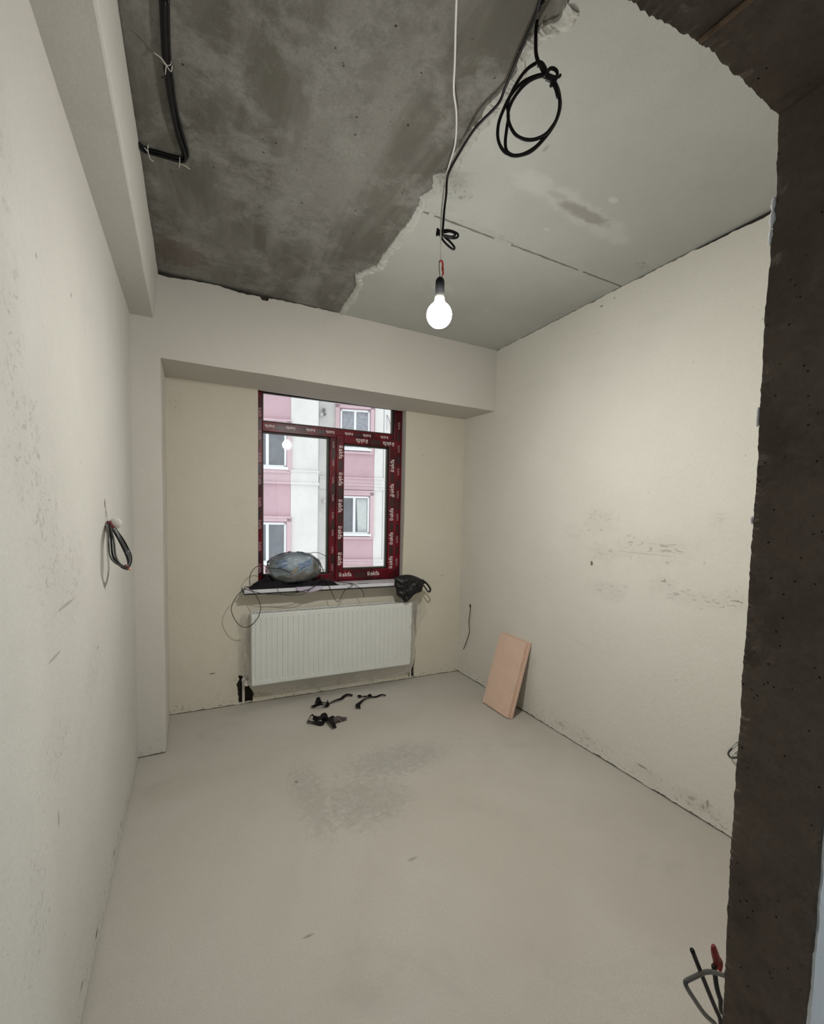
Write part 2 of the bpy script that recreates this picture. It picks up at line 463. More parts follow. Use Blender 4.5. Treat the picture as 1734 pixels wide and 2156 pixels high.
def red_film():
    t = NT('red_film')
    a = t.noise(5, 4, 0.6, dist=0.8)
    col = t.mix(t.ramp(a, 0.42, 0.6), (0.15, 0.004, 0.014), (0.055, 0.003, 0.007))
    col = t.mix(t.ramp(t.noise(26, 3), 0.6, 0.75, 0, 0.6), col, (0.03, 0.004, 0.006))
    return t.fin(col, 0.32, t.bump(t.noise(30, 3), 0.15, 0.003), 0.3)
M['red_film'] = red_film()
M['dark_film'] = plain('dark_film', (0.035, 0.006, 0.008), 0.35, 0.5, var=0.4)
M['print_white'] = plain('print_white', (0.80, 0.72, 0.73), 0.4, 0.4, var=0.25, vscale=80)
M['print_dim'] = plain('print_dim', (0.45, 0.30, 0.32), 0.4, 0.4, var=0.3, vscale=90)
M['gasket'] = plain('gasket', (0.018, 0.02, 0.014), 0.5, 0.4)
M['bead'] = plain('bead', (0.30, 0.29, 0.24), 0.4, 0.4)
M['glass'] = glass_mat('window_glass')
M['sill'] = plain('sill_white', (0.72, 0.73, 0.78), 0.35, 0.5, var=0.06)
M['sill_edge'] = plain('sill_edge', (0.015, 0.015, 0.016), 0.5, 0.4)
M['ink'] = plain('ink_black', (0.02, 0.02, 0.022), 0.5, 0.3)
M['ink_red'] = plain('ink_red', (0.28, 0.10, 0.10), 0.5, 0.3)
M['radiator'] = plain('radiator_enamel', (0.84, 0.87, 0.86), 0.35, 0.5, var=0.04, vscale=8)
M['radiator_dark'] = plain('radiator_inside', (0.45, 0.46, 0.45), 0.6, 0.3)
M['film'] = film_mat('wrap_film', 0.10, (0.86, 0.87, 0.84), 0.05, 0.35, 11)
M['pvc'] = plain('white_pipe', (0.74, 0.70, 0.68), 0.4, 0.5, var=0.1)
M['valve'] = plain('valve_white', (0.80, 0.74, 0.73), 0.4, 0.5, var=0.15, vscale=60)
M['black'] = plain('cable_black', (0.006, 0.006, 0.007), 0.42, 0.22)
M['thin_black'] = plain('thin_cable_black', (0.02, 0.018, 0.015), 0.45, 0.4)
M['grey_cable'] = plain('cable_grey', (0.055, 0.058, 0.056), 0.3, 0.5)
M['white_cable'] = plain('cable_white', (0.72, 0.72, 0.70), 0.45, 0.4)
M['tie'] = plain('tie_wire_white', (0.62, 0.60, 0.56), 0.5, 0.4)
M['red_tape'] = plain('tape_red', (0.42, 0.035, 0.02), 0.5, 0.4)
M['dark_red_tape'] = plain('tape_dark_red', (0.12, 0.012, 0.014), 0.45, 0.4)
M['door_tape'] = plain('tape_deep_red', (0.22, 0.018, 0.018), 0.5, 0.4, var=0.4, vscale=60)
M['copper'] = plain('copper', (0.55, 0.27, 0.18), 0.4, 0.5)
M['cap'] = plain('cap_white', (0.62, 0.60, 0.54), 0.4, 0.4, var=0.15)
M['holder'] = plain('lamp_holder_black', (0.012, 0.012, 0.015), 0.7, 0.2)
M['bulb_base'] = plain('bulb_base_white', (0.82, 0.83, 0.84), 0.35, 0.5)
def led_mat(name, col, strength):
    # LED bulb: the diffuser shines mostly downward, brightest at the tip, and falls off toward the neck
    t = NT(name)
    e = t.node('ShaderNodeEmission'); e.inputs[0].default_value = (*col, 1)
    sep = t.node('ShaderNodeSeparateXYZ'); t.l.new(t.coord(), sep.inputs[0])
    side = t.ramp(sep.outputs['Z'], 0.040, 0.085, strength, strength * 0.2)
    tip = t.ramp(sep.outputs['Z'], 0.010, 0.030, strength * 4.6, 0.0)
    t.l.new(t.math('ADD', side, tip), e.inputs[1])
    t.l.new(e.outputs[0], t.out.inputs[0]); return t.m
M['bulb'] = led_mat('bulb_glow', (1.0, 0.972, 0.92), BULB_STRENGTH)
M['added_hall_bulb'] = led_mat('added_hall_bulb_glow', (0.86, 0.94, 1.0), ADDED_HALL_BULB_STRENGTH)
M['board'] = plain('board_peach', (0.72, 0.525, 0.415), 0.85, 0.15, var=0.08, vscale=9, bump=0.15, bscale=120)
M['board_edge'] = plain('board_edge', (0.60, 0.42, 0.32), 0.9, 0.1, var=0.15, vscale=30)
M['strap'] = plain('strap_black', (0.007, 0.005, 0.005), 0.6, 0.2, var=0.3)
M['strap_shine'] = plain('strap_inner', (0.12, 0.09, 0.09), 0.45, 0.5, var=0.4)
M['black_cloth'] = plain('black_cloth', (0.012, 0.011, 0.014), 0.8, 0.15, bump=0.5, bscale=30)
M['mauve_cloth'] = plain('dark_lining', (0.11, 0.085, 0.10), 0.75, 0.2, var=0.3)
M['black_bag'] = plain('black_bag', (0.008, 0.008, 0.009), 0.38, 0.4, bump=1.0, bscale=45)
M['lilac'] = plain('lilac_film', (0.50, 0.46, 0.57), 0.5, 0.3, var=0.15, vscale=30)
M['sticker'] = plain('sticker_blue', (0.40, 0.45, 0.70), 0.5, 0.3)
M['sticker_w'] = plain('sticker_white', (0.80, 0.82, 0.86), 0.5, 0.3)
M['bundle'] = plain('bundle_bluegrey', (0.36, 0.47, 0.57), 0.6, 0.3, var=0.3, vscale=7, bump=0.5, bscale=9)
M['bundle_grey'] = plain('bundle_grey', (0.34, 0.33, 0.29), 0.6, 0.3, var=0.4, vscale=12, bump=0.5, bscale=12)
M['bundle_blue'] = plain('bundle_blue_print', (0.005, 0.17, 0.50), 0.5, 0.3)
M['bundle_tan'] = plain('bundle_tan', (0.36, 0.26, 0.13), 0.6, 0.3)
M['bag_film'] = film_mat('clear_bag', 0.05, (0.85, 0.85, 0.82), 0.14, 1.0, 16)
# the building opposite
def stucco(name, c):
    t = NT(name)
    col = t.mix(t.ramp(t.noise(0.9, 6, 0.7), 0.4, 0.7), c, tuple(x * 0.9 for x in c))
    col = t.mix(t.ramp(t.noise(9, 4, 0.7), 0.5, 0.75, 0, 0.3), col, tuple(x * 0.85 for x in c))
    return t.fin(col, 0.9, t.bump(t.noise(30, 3), 0.2, 0.02), 0.1)
M['pink'] = stucco('stucco_pink', (0.60, 0.42, 0.46))
M['pink_trim'] = stucco('stucco_pink_trim', (0.66, 0.49, 0.525))
M['white_stucco'] = stucco('stucco_white', (0.78, 0.765, 0.74))
M['grey_stucco'] = stucco('stucco_grey_white', (0.68, 0.67, 0.645))
M['upvc'] = plain('window_frame_white', (0.85, 0.86, 0.87), 0.4, 0.4)
M['far_glass'] = plain('far_glass', (0.20, 0.215, 0.235), 0.15, 0.5, var=0.25, vscale=3)
M['curtain'] = plain('curtain_pale', (0.62, 0.66, 0.64), 0.8, 0.2, var=0.12, vscale=12)
M['lace'] = plain('curtain_lace', (0.42, 0.43, 0.47), 0.8, 0.2, var=0.3, vscale=14)
M['joint'] = plain('facade_joint', (0.25, 0.25, 0.25), 0.9, 0.1)
M['vent'] = plain('vent_grey', (0.20, 0.20, 0.21), 0.6, 0.3)

# ------------------------------------------------------------------ the room shell
# floor
fl = MB()
gx = [XL - 0.2 + i * (XR + 0.4 - XL) / 60 for i in range(61)]
gy = [-1.75 + i * 5.6 / 100 for i in range(101)]
fl.grid([[(x, y, 0.0025 * n1(x * 2.2, y * 2.2) - 0.001) for x in gx] for y in gy])
fl.box(gx[0], gx[-1], gy[0], gy[-1], -0.2, -0.012)
floor = fl.build('floor', M['floor'], smooth=False, kind='structure', recalc=False)

# left wall with the plastered beam under the ceiling
wl = sheet('wall_left', ragged((YD, 0.007), (YF + 0.02, 0.007), 0.012, 0.006, 1) + [(YF + 0.02, 0.007), (YF + 0.02, ZLB + 0.03), (YD, ZLB + 0.03)], [],
           lambda u, v: (XL, u, v), (-0.018, 0, 0), M['plaster_left'], kind='structure')
MB().box(XL - 0.2, XL - 0.019, YD, 3.8, -0.1, H).build('masonry', M['substrate'], wl)
bm_ = MB()
rows = []
N = 240
for i in range(N + 1):
    y = YD + (YF - YD) * i / N
    xb = -0.172 - 0.012 * (y - 1.216) / 1.77 + 0.0025 * n1(y * 3, 1.2)
    xt = -0.166 + 0.003 * (y - 1.5) + 0.002 * n1(y * 4, 9.2)
    top = H - 0.004 - 0.007 * abs(n1(y * 14, 3.3)) - 0.004 * max(0, n1(y * 55, 7.7))
    zz = 0.002 * n1(y * 2.5, 5.5)
    rows.append([(XL - 0.01, y, ZLB + zz), (XL + 0.06, y, ZLB + zz), (xb - 0.008, y, ZLB + zz), (xb - 0.002, y, ZLB + 0.003 + zz), (xb, y, ZLB + 0.009 + zz),
                 ((xb + xt) / 2, y, (ZLB + H) / 2), (xt, y, top), (xt - 0.03, y, top)])
bm_.grid(rows)
bm_.build('ceiling_beam', M['plaster_left'], wl, smooth=False)
MB().box(XL - 0.01, -0.19, YD, YF, ZLB + 0.02, H).build('beam_core', M['substrate'], wl)

# right wall
wr = sheet('wall_right', ragged((YD, 0.008), (3.50, 0.008), 0.012, 0.007, 2) + [(3.50, 0.008)] +
           ragged((3.50, H - 0.010), (1.75, H - 0.013), 0.008, 0.006, 3, f=11) + ragged((1.75, H - 0.013), (0.95, H - 0.030), 0.010, 0.007, 5, f=9) + [(0.95, H - 0.030), (YD, H - 0.030)], [],
           lambda u, v: (XR, u, v), (0.018, 0, 0), M['plaster_right'], kind='structure')
MB().box(XR + 0.019, XR + 0.2, YD, 3.8, -0.1, H).build('masonry', M['substrate'], wr)

# back wall: window bay wall with the window opening and two broken-out pipe chases
WX0, WX1, WZ0, WZ1 = 0.444, 1.662, 0.905, 2.44
outer = ragged((XC - 0.02, 0.006), (XR + 0.01, 0.006), 0.010, 0.006, 4) + [(XR + 0.01, 0.006), (XR + 0.01, 2.46), (XC - 0.02, 2.46)]
win_hole = [(WX0, WZ0), (WX1 - 0.012, WZ0), (WX1, 1.6), (WX1, WZ1), (WX0, WZ1)]
def chase(pts, seed, amp=0.007):
    out = []
    for i in range(len(pts)):
        out += ragged(pts[i], pts[(i + 1) % len(pts)], 0.009, amp, seed + i, f=40)
    return out
h1 = chase([(0.305, 0.010), (0.405, 0.010), (0.418, 0.075), (0.398, 0.105), (0.380, 0.135), (0.368, 0.225), (0.300, 0.228), (0.310, 0.20), (0.288, 0.165), (0.297, 0.12)], 11)
h2 = chase([(1.728, 0.012), (1.788, 0.012), (1.785, 0.10), (1.793, 0.18), (1.800, 0.20), (1.786, 0.215), (1.792, 0.25), (1.766, 0.235), (1.763, 0.15), (1.742, 0.09)], 31, 0.005)
wb = sheet('wall_back', outer, [win_hole, h1, h2], lambda u, v: W(u, 0, v), (0, 0.022, 0), M['plaster_back'], kind='structure')
mas = MB()
for (x0, x1, z0, z1) in ((XC - 0.1, WX0 - 0.001, -0.1, H), (WX1 + 0.001, XR + 0.1, -0.1, H), (WX0 - 0.001, WX1 + 0.001, -0.1, WZ0 - 0.001), (WX0 - 0.001, WX1 + 0.001, WZ1 + 0.001, H)):
    mas.box(x0, x1, 0.045, 0.25, z0, z1, m=W)
mas.build('masonry', M['substrate'], wb)
rv = MB()
rv.box(WX1 - 0.003, WX1 + 0.03, 0.001, 0.16, WZ0, WZ1, m=W)
rv.box(WX0 - 0.03, WX0 + 0.003, 0.001, 0.16, WZ0, WZ1, m=W)
rv.build('window_reveal', M['plaster_head'], wb)
# column and header beam in one plane
top_edge = ragged((XR + 0.005, H - 0.005), (0.75, H - 0.006), 0.008, 0.006, 21, f=9) + ragged((0.75, H - 0.008), (0.45, H - 0.014), 0.006, 0.010, 22, f=9, k2=0.4) + [(0.45, H - 0.012), (0.44, H - 0.034), (0.405, H - 0.036), (0.39, H - 0.016)] + ragged((0.39, H - 0.016), (-0.163, H - 0.020), 0.006, 0.016, 24, f=7, k2=0.4)
hd = sheet('header_beam', ragged((XL - 0.01, 0.006), (XC - 0.004, 0.008), 0.008, 0.005, 23) + [(XC - 0.004, 0.008), (XC, 0.02), (XC, ZHB - 0.004), (XC + 0.004, ZHB)] +
           [(XC + 0.3 * i, ZHB - 0.0012 * i + 0.0025 * n1(i * 1.7)) for i in range(1, 8)] + [(XR + 0.005, ZHB - 0.009)] + top_edge + [(-0.163, H - 0.020), (XL - 0.01, H - 0.02)],
           [], lambda u, v: (u, YF, v), (0, 0.015, 0), M['plaster_head'], wb)
un = MB()
rows = []
for i in range(25):
    x = XC - 0.005 + (XR + 0.005 - XC) * i / 24
    zf = ZHB - 0.004 * i / 24 * 2 + 0.0015 * n1(x * 3); zb = 2.405 - 0.034 * i / 24 + 0.003 * n1(x * 5, 4)
    rows.append([(x, YF + 0.001, zf), (x, YF + 0.01, zf), (x, (YF + yw(x)) / 2, (zf + zb) / 2 + 0.002 * n1(x * 4, 8)), (x, yw(x) + 0.03, zb), (x, yw(x) + 0.03, zb + 0.06), (x, YF + 0.016, zb + 0.06)])
un.grid(rows)
un.build('header_underside', M['plaster_head'], wb)
cs = MB()
rows = []
for i in range(60):
    z = 0.008 + (2.41 - 0.008) * i / 59
    x = XC + 0.0025 * n1(z * 3, 2.2)
    rows.append([(x - 0.003, YF + 0.0005, z), (x + 0.0005, YF + 0.005, z), (x, YF + 0.2, z), (x - 0.002, yw(x) + 0.02, z)])
cs.grid(rows)
cs.build('column_side', M['plaster_head'], wb)
MB().box(XL - 0.01, XC - 0.012, YF + 0.017, 3.7, -0.05, H).build('column_core', M['substrate'], wb)
MB().box(XC - 0.012, XR + 0.02, YF + 0.017, 3.45, 2.47, H).build('header_core', M['substrate'], wb)

# ceiling: old dark concrete with two smooth pale slabs set against it
cl = MB()
cgx = [XL - 0.1 + i * (XR + 0.2 - XL) / 50 for i in range(51)]
cgy = [YN + i * (3.75 - YN) / 70 for i in range(71)]
cl.grid([[(x, y, H + 0.004 * n1(x * 2.5, y * 1.2, 4)) for x in cgx] for y in cgy])
cl.box(cgx[0], cgx[-1], cgy[0], cgy[-1], H + 0.02, H + 0.2)
ceil = cl.build('ceiling', M['concrete_ceiling'], kind='structure', recalc=False)
edge = [(0.905, 2.956, 2.856), (0.893, 2.594, 2.856), (0.847, 2.464, 2.856), (0.917, 2.337, 2.856), (0.909, 2.117, 2.856), (0.911, 1.922, 2.856), (0.903, 1.797, 2.856), (0.880, 1.740, 2.856), (0.905, 1.677, 2.856), (0.872, 1.606, 2.856), (0.912, 1.570, 2.856), (0.887, 1.476, 2.856), (0.894, 1.344, 2.856), (0.882, 1.257, 2.856), (0.895, 1.184, 2.856), (0.895, 1.131, 2.856), (0.868, 1.094, 2.856), (0.866, 1.049, 2.856), (0.874, 1.007, 2.856), (0.905, 0.967, 2.856), (0.893, 0.930, 2.856)]
edge = [(p[0], p[1]) for p in edge]
YG = 1.815
def edge_between(y0, y1, seed):
    pts = [(x, y) for (x, y) in edge if y0 < y < y1]
    def xa(y):
        for (a, b) in zip(edge, edge[1:]):
            lo, hi = min(a[1], b[1]), max(a[1], b[1])
            if lo <= y <= hi and hi - lo > 1e-6: return a[0] + (b[0] - a[0]) * (y - a[1]) / (b[1] - a[1])
        return edge[0][0] if y > edge[0][1] else 0.905
    chain = [(xa(y1), y1)] + pts + [(xa(y0), y0)]
    out = []
    for a, b in zip(chain, chain[1:]):
        if (Vector(a) - Vector(b)).length > 1e-4: out += ragged(a, b, 0.007, 0.007, seed, f=30)
    return out + [chain[-1]]
def panel(y0, y1, x_end, seed, drop):
    lp = edge_between(y0, y1, seed)
    g = ragged((lp[-1][0] + 0.01, y0), (x_end, y0), 0.012, 0.0035, seed + 3)
    b = ragged((x_end, y1), (lp[0][0] + 0.01, y1), 0.012, 0.0035, seed + 4)
    return sheet('slab_panel', lp + g + [(x_end, y0), (x_end, y1)] + b[1:], [], lambda u, v: (u, v, H - drop), (0, 0, drop + 0.003), M['slab'], ceil)
panel(YG + 0.0065, YF + 0.01, XR + 0.01, 41, 0.008)
panel(YD, YG - 0.0065, XR + 0.01, 47, 0.009)
# rough mortar lip squeezed out along the joint
lip = MB()
ch = edge_between(0.93, YF - 0.01, 55)
rows = []
for i, (x, y) in enumerate(ch):
    w = 0.038 + 0.024 * n1(i * 0.05, 2.0) + 0.012 * n1(i * 0.4, 7)
    z0 = H - 0.009
    k = 0.006 + 0.009 * abs(n1(i * 0.21, 3.3)) + 0.006 * n1(i * 0.9, 9)
    rows.append([(x - 0.006, y, H + 0.002), (x - 0.004 + 0.004 * n1(i * 0.7), y, z0 - 0.001), (x + w * 0.35, y, z0 - k), (x + w * 0.75, y, z0 - k * 0.8 * (1 + 0.5 * n1(i * 0.6, 1.1))), (x + w, y, z0 + 0.001)])
lip.grid(rows)
lip.build('mortar_lip', M['lip'], ceil)
gf = MB()
for (x0, x1) in ((0.96, 0.99), (1.33, 1.43), (1.90, 1.93)):
    gf.box(x0, x1, YG - 0.014, YG + 0.014, H - 0.0102, H - 0.002)
gf.build('joint_filler', M['slab'], ceil)

# doorway wall (bare concrete jamb and lintel, plaster coats on both faces)
def lint(x):
    P = [(-0.4, 2.16), (0.49, 2.158), (0.58, 2.174), (0.68, 2.187), (0.74, 2.185), (0.876, 2.179), (1.0, 2.178)]
    for a, b in zip(P, P[1:]):
        if a[0] <= x <= b[0]: return a[1] + (b[1] - a[1]) * (x - a[0]) / (b[0] - a[0])
    return 2.17
def jx(z):
    P = [(0, 0.905), (0.53, 0.904), (0.87, 0.891), (1.06, 0.891), (1.58, 0.889), (1.82, 0.882), (2.06, 0.889), (2.2, 0.880)]
    for a, b in zip(P, P[1:]):
        if a[0] <= z <= b[0]: return a[1] + (b[1] - a[1]) * (z - a[0]) / (b[0] - a[0])
    return 0.88
NL = -0.26
wf = sheet('wall_front', [(XL - 0.1, 0), (NL - 0.01, 0), (NL - 0.01, 2.20), (0.91, 2.20), (0.915, 0), (XR + 0.05, 0), (XR + 0.05, H), (XL - 0.1, H)], [],
           lambda u, v: (u, YD - 0.006, v), (0, YN - YD + 0.012, 0), M['jamb'], kind='structure')
j = MB()
rows = []
NZ = 430
for i in range(NZ + 1):
    z = 2.19 * i / NZ
    row = []
    x0 = jx(z)
    e1 = 0.0035 * n1(z * 45, 1.0) + 0.003 * n1(z * 130, 4.0) + 0.004 * n1(z * 11, 2.0)
    row.append((x0 + 0.03, YD - 0.002, z)); row.append((x0 + 0.008 + e1, YD + 0.001 + 0.002 * n1(z * 60, 8), z)); 
    NY = 14
    for k in range(NY + 1):
        y = YD - 0.001 - (YD - YN) * k / NY * 0.99
        a = 1.0 if k == 0 else (0.5 if k in (1, NY) else 0.0)
        row.append((x0 + a * e1 + 0.002 * n1(z * 9, y * 9) + 0.0012 * n1(z * 50, y * 50, 2.0), y, z))
    row.append((x0 + 0.006, YN - 0.003, z)); row.append((x0 + 0.03, YN - 0.001, z))
    rows.append(row)
j.grid(rows)
j.build('jamb_face', M['jamb'], wf)
j = MB()
rows = []
NX = 260
for i in range(NX + 1):
    x = NL + (0.905 - NL) * i / NX
    z0 = lint(x)
    e1 = 0.006 * n1(x * 40, 11.0) + 0.0045 * n1(x * 120, 14.0) + 0.004 * n1(x * 13, 12.0)
    row = [(x, YD - 0.002, z0 + 0.035), (x, YD + 0.001, z0 + 0.006 + e1)]
    for k in range(15):
        y = YD - 0.001 - (YD - YN) * k / 14 * 0.99
        a = 1.0 if k == 0 else (0.5 if k in (1, 14) else 0.0)
        row.append((x, y, z0 + a * e1 + 0.004 * n1(x * 8, y * 8, 6) + 0.002 * n1(x * 45, y * 45, 3)))
    row.append((x, YN - 0.003, z0 + 0.006)); row.append((x, YN - 0.001, z0 + 0.035))
    rows.append(row)
j.grid(rows)
j.build('lintel_face', M['jamb'], wf)
j = MB(); j.box(NL - 0.02, NL, YN, YD, 0, 2.17); j.build('jamb_side', M['jamb'], wf)
j = MB(); j.tube([(0.652, YD - 0.004, 2.1815), (0.655, 0.36, 2.179), (0.660, YN + 0.004, 2.177)], 0.004, 6); j.build('formwork_seam', M['seam'], wf)
sheet('plaster_coat', [(XL, 0.01), (NL - 0.012, 0.01)] + [(NL - 0.012, 2.21)] + ragged((NL - 0.012, 2.21), (0.90, 2.225), 0.02, 0.006, 61) + ragged((0.90, 2.225), (0.918, 0.01), 0.012, 0.005, 62) + [(0.918, 0.01), (XR, 0.01), (XR, H - 0.01), (XL, H - 0.01)],
      [], lambda u, v: (u, YD + 0.0035, v), (0, -0.004, 0), M['plaster_head'], wf)
sheet('plaster_coat', [(XL, 0.01), (NL - 0.012, 0.01)] + [(NL - 0.012, 2.21)] + ragged((NL - 0.012, 2.21), (0.90, 2.225), 0.02, 0.006, 63) + ragged((0.90, 2.225), (0.90, 0.01), 0.012, 0.005, 64) + [(0.90, 0.01), (XR, 0.01), (XR, H - 0.01), (XL, H - 0.01)],
      [], lambda u, v: (u, YN - 0.006, v), (0, 0.005, 0), M['plaster_hall'], wf)
lump = MB()
for (z, s) in ((2.04, 0.007), (2.015, 0.009), (1.985, 0.008), (1.69, 0.005), (1.675, 0.006), (1.50, 0.004)):
    c = Vector((jx(z) + 0.002, YD + 0.002, z)); rows = []
    for a in range(7):
        th = math.pi * a / 6
        rows.append([c + Vector((s * 0.55 * math.sin(th) * math.cos(b * math.pi / 4), s * 0.6 * math.sin(th) * math.sin(b * math.pi / 4), s * 1.7 * math.cos(th))) * (1 + 0.3 * n1(a + z * 7, b)) for b in range(8)])
    lump.grid(rows, closed_u=True)
lump.build('plaster_lump', M['plaster_hall'], wf)
# hall behind the doorway
sheet('wall_hall', [(-1.75, 0), (YN - 0.005, 0), (YN - 0.005, H), (-1.75, H)], [], lambda u, v: (XL - 0.1, u, v), (-0.1, 0, 0), M['plaster_hall'], kind='structure')
sheet('wall_hall_end', [(-1.75, 0), (YN - 0.005, 0), (YN - 0.005, H), (-1.75, H)], [], lambda u, v: (XR + 0.06, u, v), (0.1, 0, 0), M['plaster_hall'], kind='structure')
sheet('wall_hall_rear', [(XL - 0.1, 0), (XR + 0.06, 0), (XR + 0.06, H), (XL - 0.1, H)], [], lambda u, v: (u, -1.75, v), (0, -0.1, 0), M['plaster_hall'], kind='structure')
sheet('ceiling_hall', [(XL - 0.1, -1.75), (XR + 0.06, -1.75), (XR + 0.06, YN), (XL - 0.1, YN)], [], lambda u, v: (u, v, H), (0, 0, 0.1), M['concrete_ceiling'], kind='structure')

# ------------------------------------------------------------------ window_1 (red film-wrapped frame)
win = empty('window_1', W(1.05, 0.07, 0.905), kind='structure', label='three-pane window in red film-wrapped frame')
D0 = 0.07     # face of the fixed frame behind the wall face
def bar(mb, x0, x1, z0, z1, d0, d1): mb.box(x0, x1, d0, d1, z0, z1, m=W)
X0, X1, Z0, Z1 = 0.430, 1.655, 0.905, 2.46
fr = MB()
bar(fr, X0, 0.487, Z0, Z1, D0, D0 + 0.06)
bar(fr, 1.580, X1, Z0, Z1, D0, D0 + 0.06)
bar(fr, 0.487, 1.580, Z0, 0.975, D0, D0 + 0.06)
bar(fr, 0.487, 1.580, Z1 - 0.05, Z1, D0, D0 + 0.06)
frame = fr.build('frame', M['red_film'], win, bevel=0.004)
tr = MB(); bar(tr, 0.487, 1.580, 2.105, 2.178, D0, D0 + 0.06); transom = tr.build('transom', M['red_film'], win, bevel=0.004)
ml = MB(); bar(ml, 1.012, 1.072, 0.975, 2.105, D0, D0 + 0.06); mullion = ml.build('mullion', M['red_film'], win, bevel=0.004)
DS = D0 - 0.018
sash = empty('sash', (0, 0, 0)); sash.parent = win
def sbuild(mb, name, mat, **k):
    o = mb.build(name, mat, win, **k); o.parent = sash; return o
sh = MB()
bar(sh, 1.062, 1.126, 0.925, 2.128, DS, DS + 0.07)
bar(sh, 1.530, 1.606, 0.925, 2.128, DS, DS + 0.07)
bar(sh, 1.126, 1.530, 0.925, 1.008, DS, DS + 0.07)
bar(sh, 1.126, 1.530, 2.062, 2.128, DS, DS + 0.07)
sashframe = sbuild(sh, 'sash_frame', M['red_film'], bevel=0.005)
def pane(name, x0, x1, z0, z1, d, par=None):
    g = MB(); bar(g, x0 + 0.008, x1 - 0.008, z0 + 0.008, z1 - 0.008, d, d + 0.004)
    o = g.build(name, M['glass'], win)
    gk = MB()
    for (a, b, c, e) in ((x0, x0 + 0.009, z0, z1), (x1 - 0.012, x1, z0, z1), (x0, x1, z0, z0 + 0.009), (x0, x1, z1 - 0.012, z1)): bar(gk, a, b, c, e, d - 0.012, d + 0.016)
    k = gk.build('gasket', M['gasket'], win)
    bd = MB()
    for (a, b, c, e) in ((x0 + 0.009, x0 + 0.013, z0 + 0.009, z1 - 0.012), (x1 - 0.016, x1 - 0.012, z0 + 0.009, z1 - 0.012), (x0 + 0.009, x1 - 0.012, z0 + 0.009, z0 + 0.015)): bar(bd, a, b, c, e, d + 0.006, d + 0.022)
    b2 = bd.build('glazing_bead', M['bead'], win)
    if par:
        for q in (o, k, b2): q.parent = par
    return o
pane('glass_pane', 0.487, 1.012, 0.975, 2.105, D0 + 0.03)
pane('glass_pane', 0.487, 1.580, 2.178, 2.46 - 0.05, D0 + 0.03)
pane('glass_pane', 1.126, 1.530, 1.008, 2.062, DS + 0.03, sash)
# printed film: lettering and dark label patches
TV, TF = text_mesh('akfa', 1.0)
tw_ = max(v[0] for v in TV)
EM = [(-0.42, 0.0, -0.08, 0.12), (-0.42, 0.52, -0.32, 0.40), (-0.42, 0.52, -0.32, 0.0)]
def stamp(mb, cx, cz, d, size, rot, mark=True):
    # 'akfa' with the small bracket mark before it; rot in degrees seen from the room
    a = math.radians(rot); ca, sa = math.cos(a), math.sin(a)
    off = tw_ / 2 - (0.25 if mark else 0)
    def P(u, v):
        u, v = (u - off) * size, (v - 0.26) * size
        return W(cx + u * ca - v * sa, d, cz + u * sa + v * ca)
    mb.add([P(v[0], v[1]) for v in TV], TF)
    if mark:
        for (u0, u1, v0, v1) in ((-0.50, -0.14, 0.02, 0.14), (-0.50, -0.38, 0.14, 0.50), (-0.26, -0.14, 0.14, 0.50), (-0.50, -0.14, 0.56, 0.62)):
            mb.add([P(u0, v0), P(u1, v0), P(u1, v1), P(u0, v1)], [(0, 1, 2, 3)])
def patch(mb, cx, cz, d, w, h, rot):
    a = math.radians(rot); ca, sa = math.cos(a), math.sin(a)
    pts = [(-w / 2, 0), (-w / 2 + h * 0.4, h / 2), (w / 2 - h * 0.4, h / 2), (w / 2, 0), (w / 2 - h * 0.4, -h / 2), (-w / 2 + h * 0.4, -h / 2)]
    mb.add([W(cx + u * ca - v * sa, d, cz + u * sa + v * ca) for u, v in pts], [(0, 1, 2, 3, 4, 5)])
DF = D0 - 0.0007; DG = DS - 0.0007
def print_on(parent, stamps, patches, d, mat='print_white'):
    a = MB()
    for (x, z, s, r) in stamps: stamp(a, x, z, d, s, r)
    o = a.build('film_lettering', M[mat], win, recalc=False); o.parent = parent
    b = MB()
    for (x, z, w, h, r) in patches: patch(b, x, z, d + 0.0003, w, h, r)
    if patches:
        o = b.build('film_label_patch', M['dark_film'], win, recalc=False); o.parent = parent
print_on(sashframe, [(1.098, 1.10 + 0.222 * i, 0.052, 270) for i in range(5)] + [(1.562, 1.06 + 0.212 * i, 0.052, 90) for i in range(5)] +
         [(1.15, 0.965, 0.052, 0), (1.40, 0.965, 0.052, 0), (1.28, 2.098, 0.050, 180), (1.52, 2.094, 0.050, 180)],
         [(1.098, 1.215 + 0.222 * i, 0.10, 0.034, 90) for i in range(4)] + [(1.562, 1.165 + 0.212 * i, 0.09, 0.034, 90) for i in range(4)] + [(1.275, 0.958, 0.11, 0.04, 0), (1.40, 2.096, 0.10, 0.034, 0)], DG)
print_on(frame, [(0.468, 1.04 + 0.172 * i, 0.034, 270) for i in range(8)] + [(1.625, 1.06 + 0.20 * i, 0.030, 90) for i in range(7)], [(1.627, 1.16 + 0.2 * i, 0.08, 0.026, 90) for i in range(6)] + [(0.466, 1.125 + 0.344 * i, 0.09, 0.026, 90) for i in range(4)], DF, 'print_dim')
print_on(transom, [(0.54 + 0.158 * i, 2.148, 0.034, 180) for i in range(7)], [(0.62 + 0.316 * i, 2.142, 0.08, 0.028, 0) for i in range(3)], DF)
print_on(mullion, [(1.042, 1.03 + 0.145 * i, 0.026, 270) for i in range(8)], [(1.042, 1.10 + 0.29 * i, 0.09, 0.03, 90) for i in range(4)], DF, 'print_dim')
hk = MB(); hk.lathe(W(1.573, DS - 0.001, 1.645), [(0.008, 0), (0.012, -0.002), (0.012, -0.004), (0.008, -0.004)], 16, 'y')
o = hk.build('handle_ring', M['print_white'], win); o.parent = sashframe
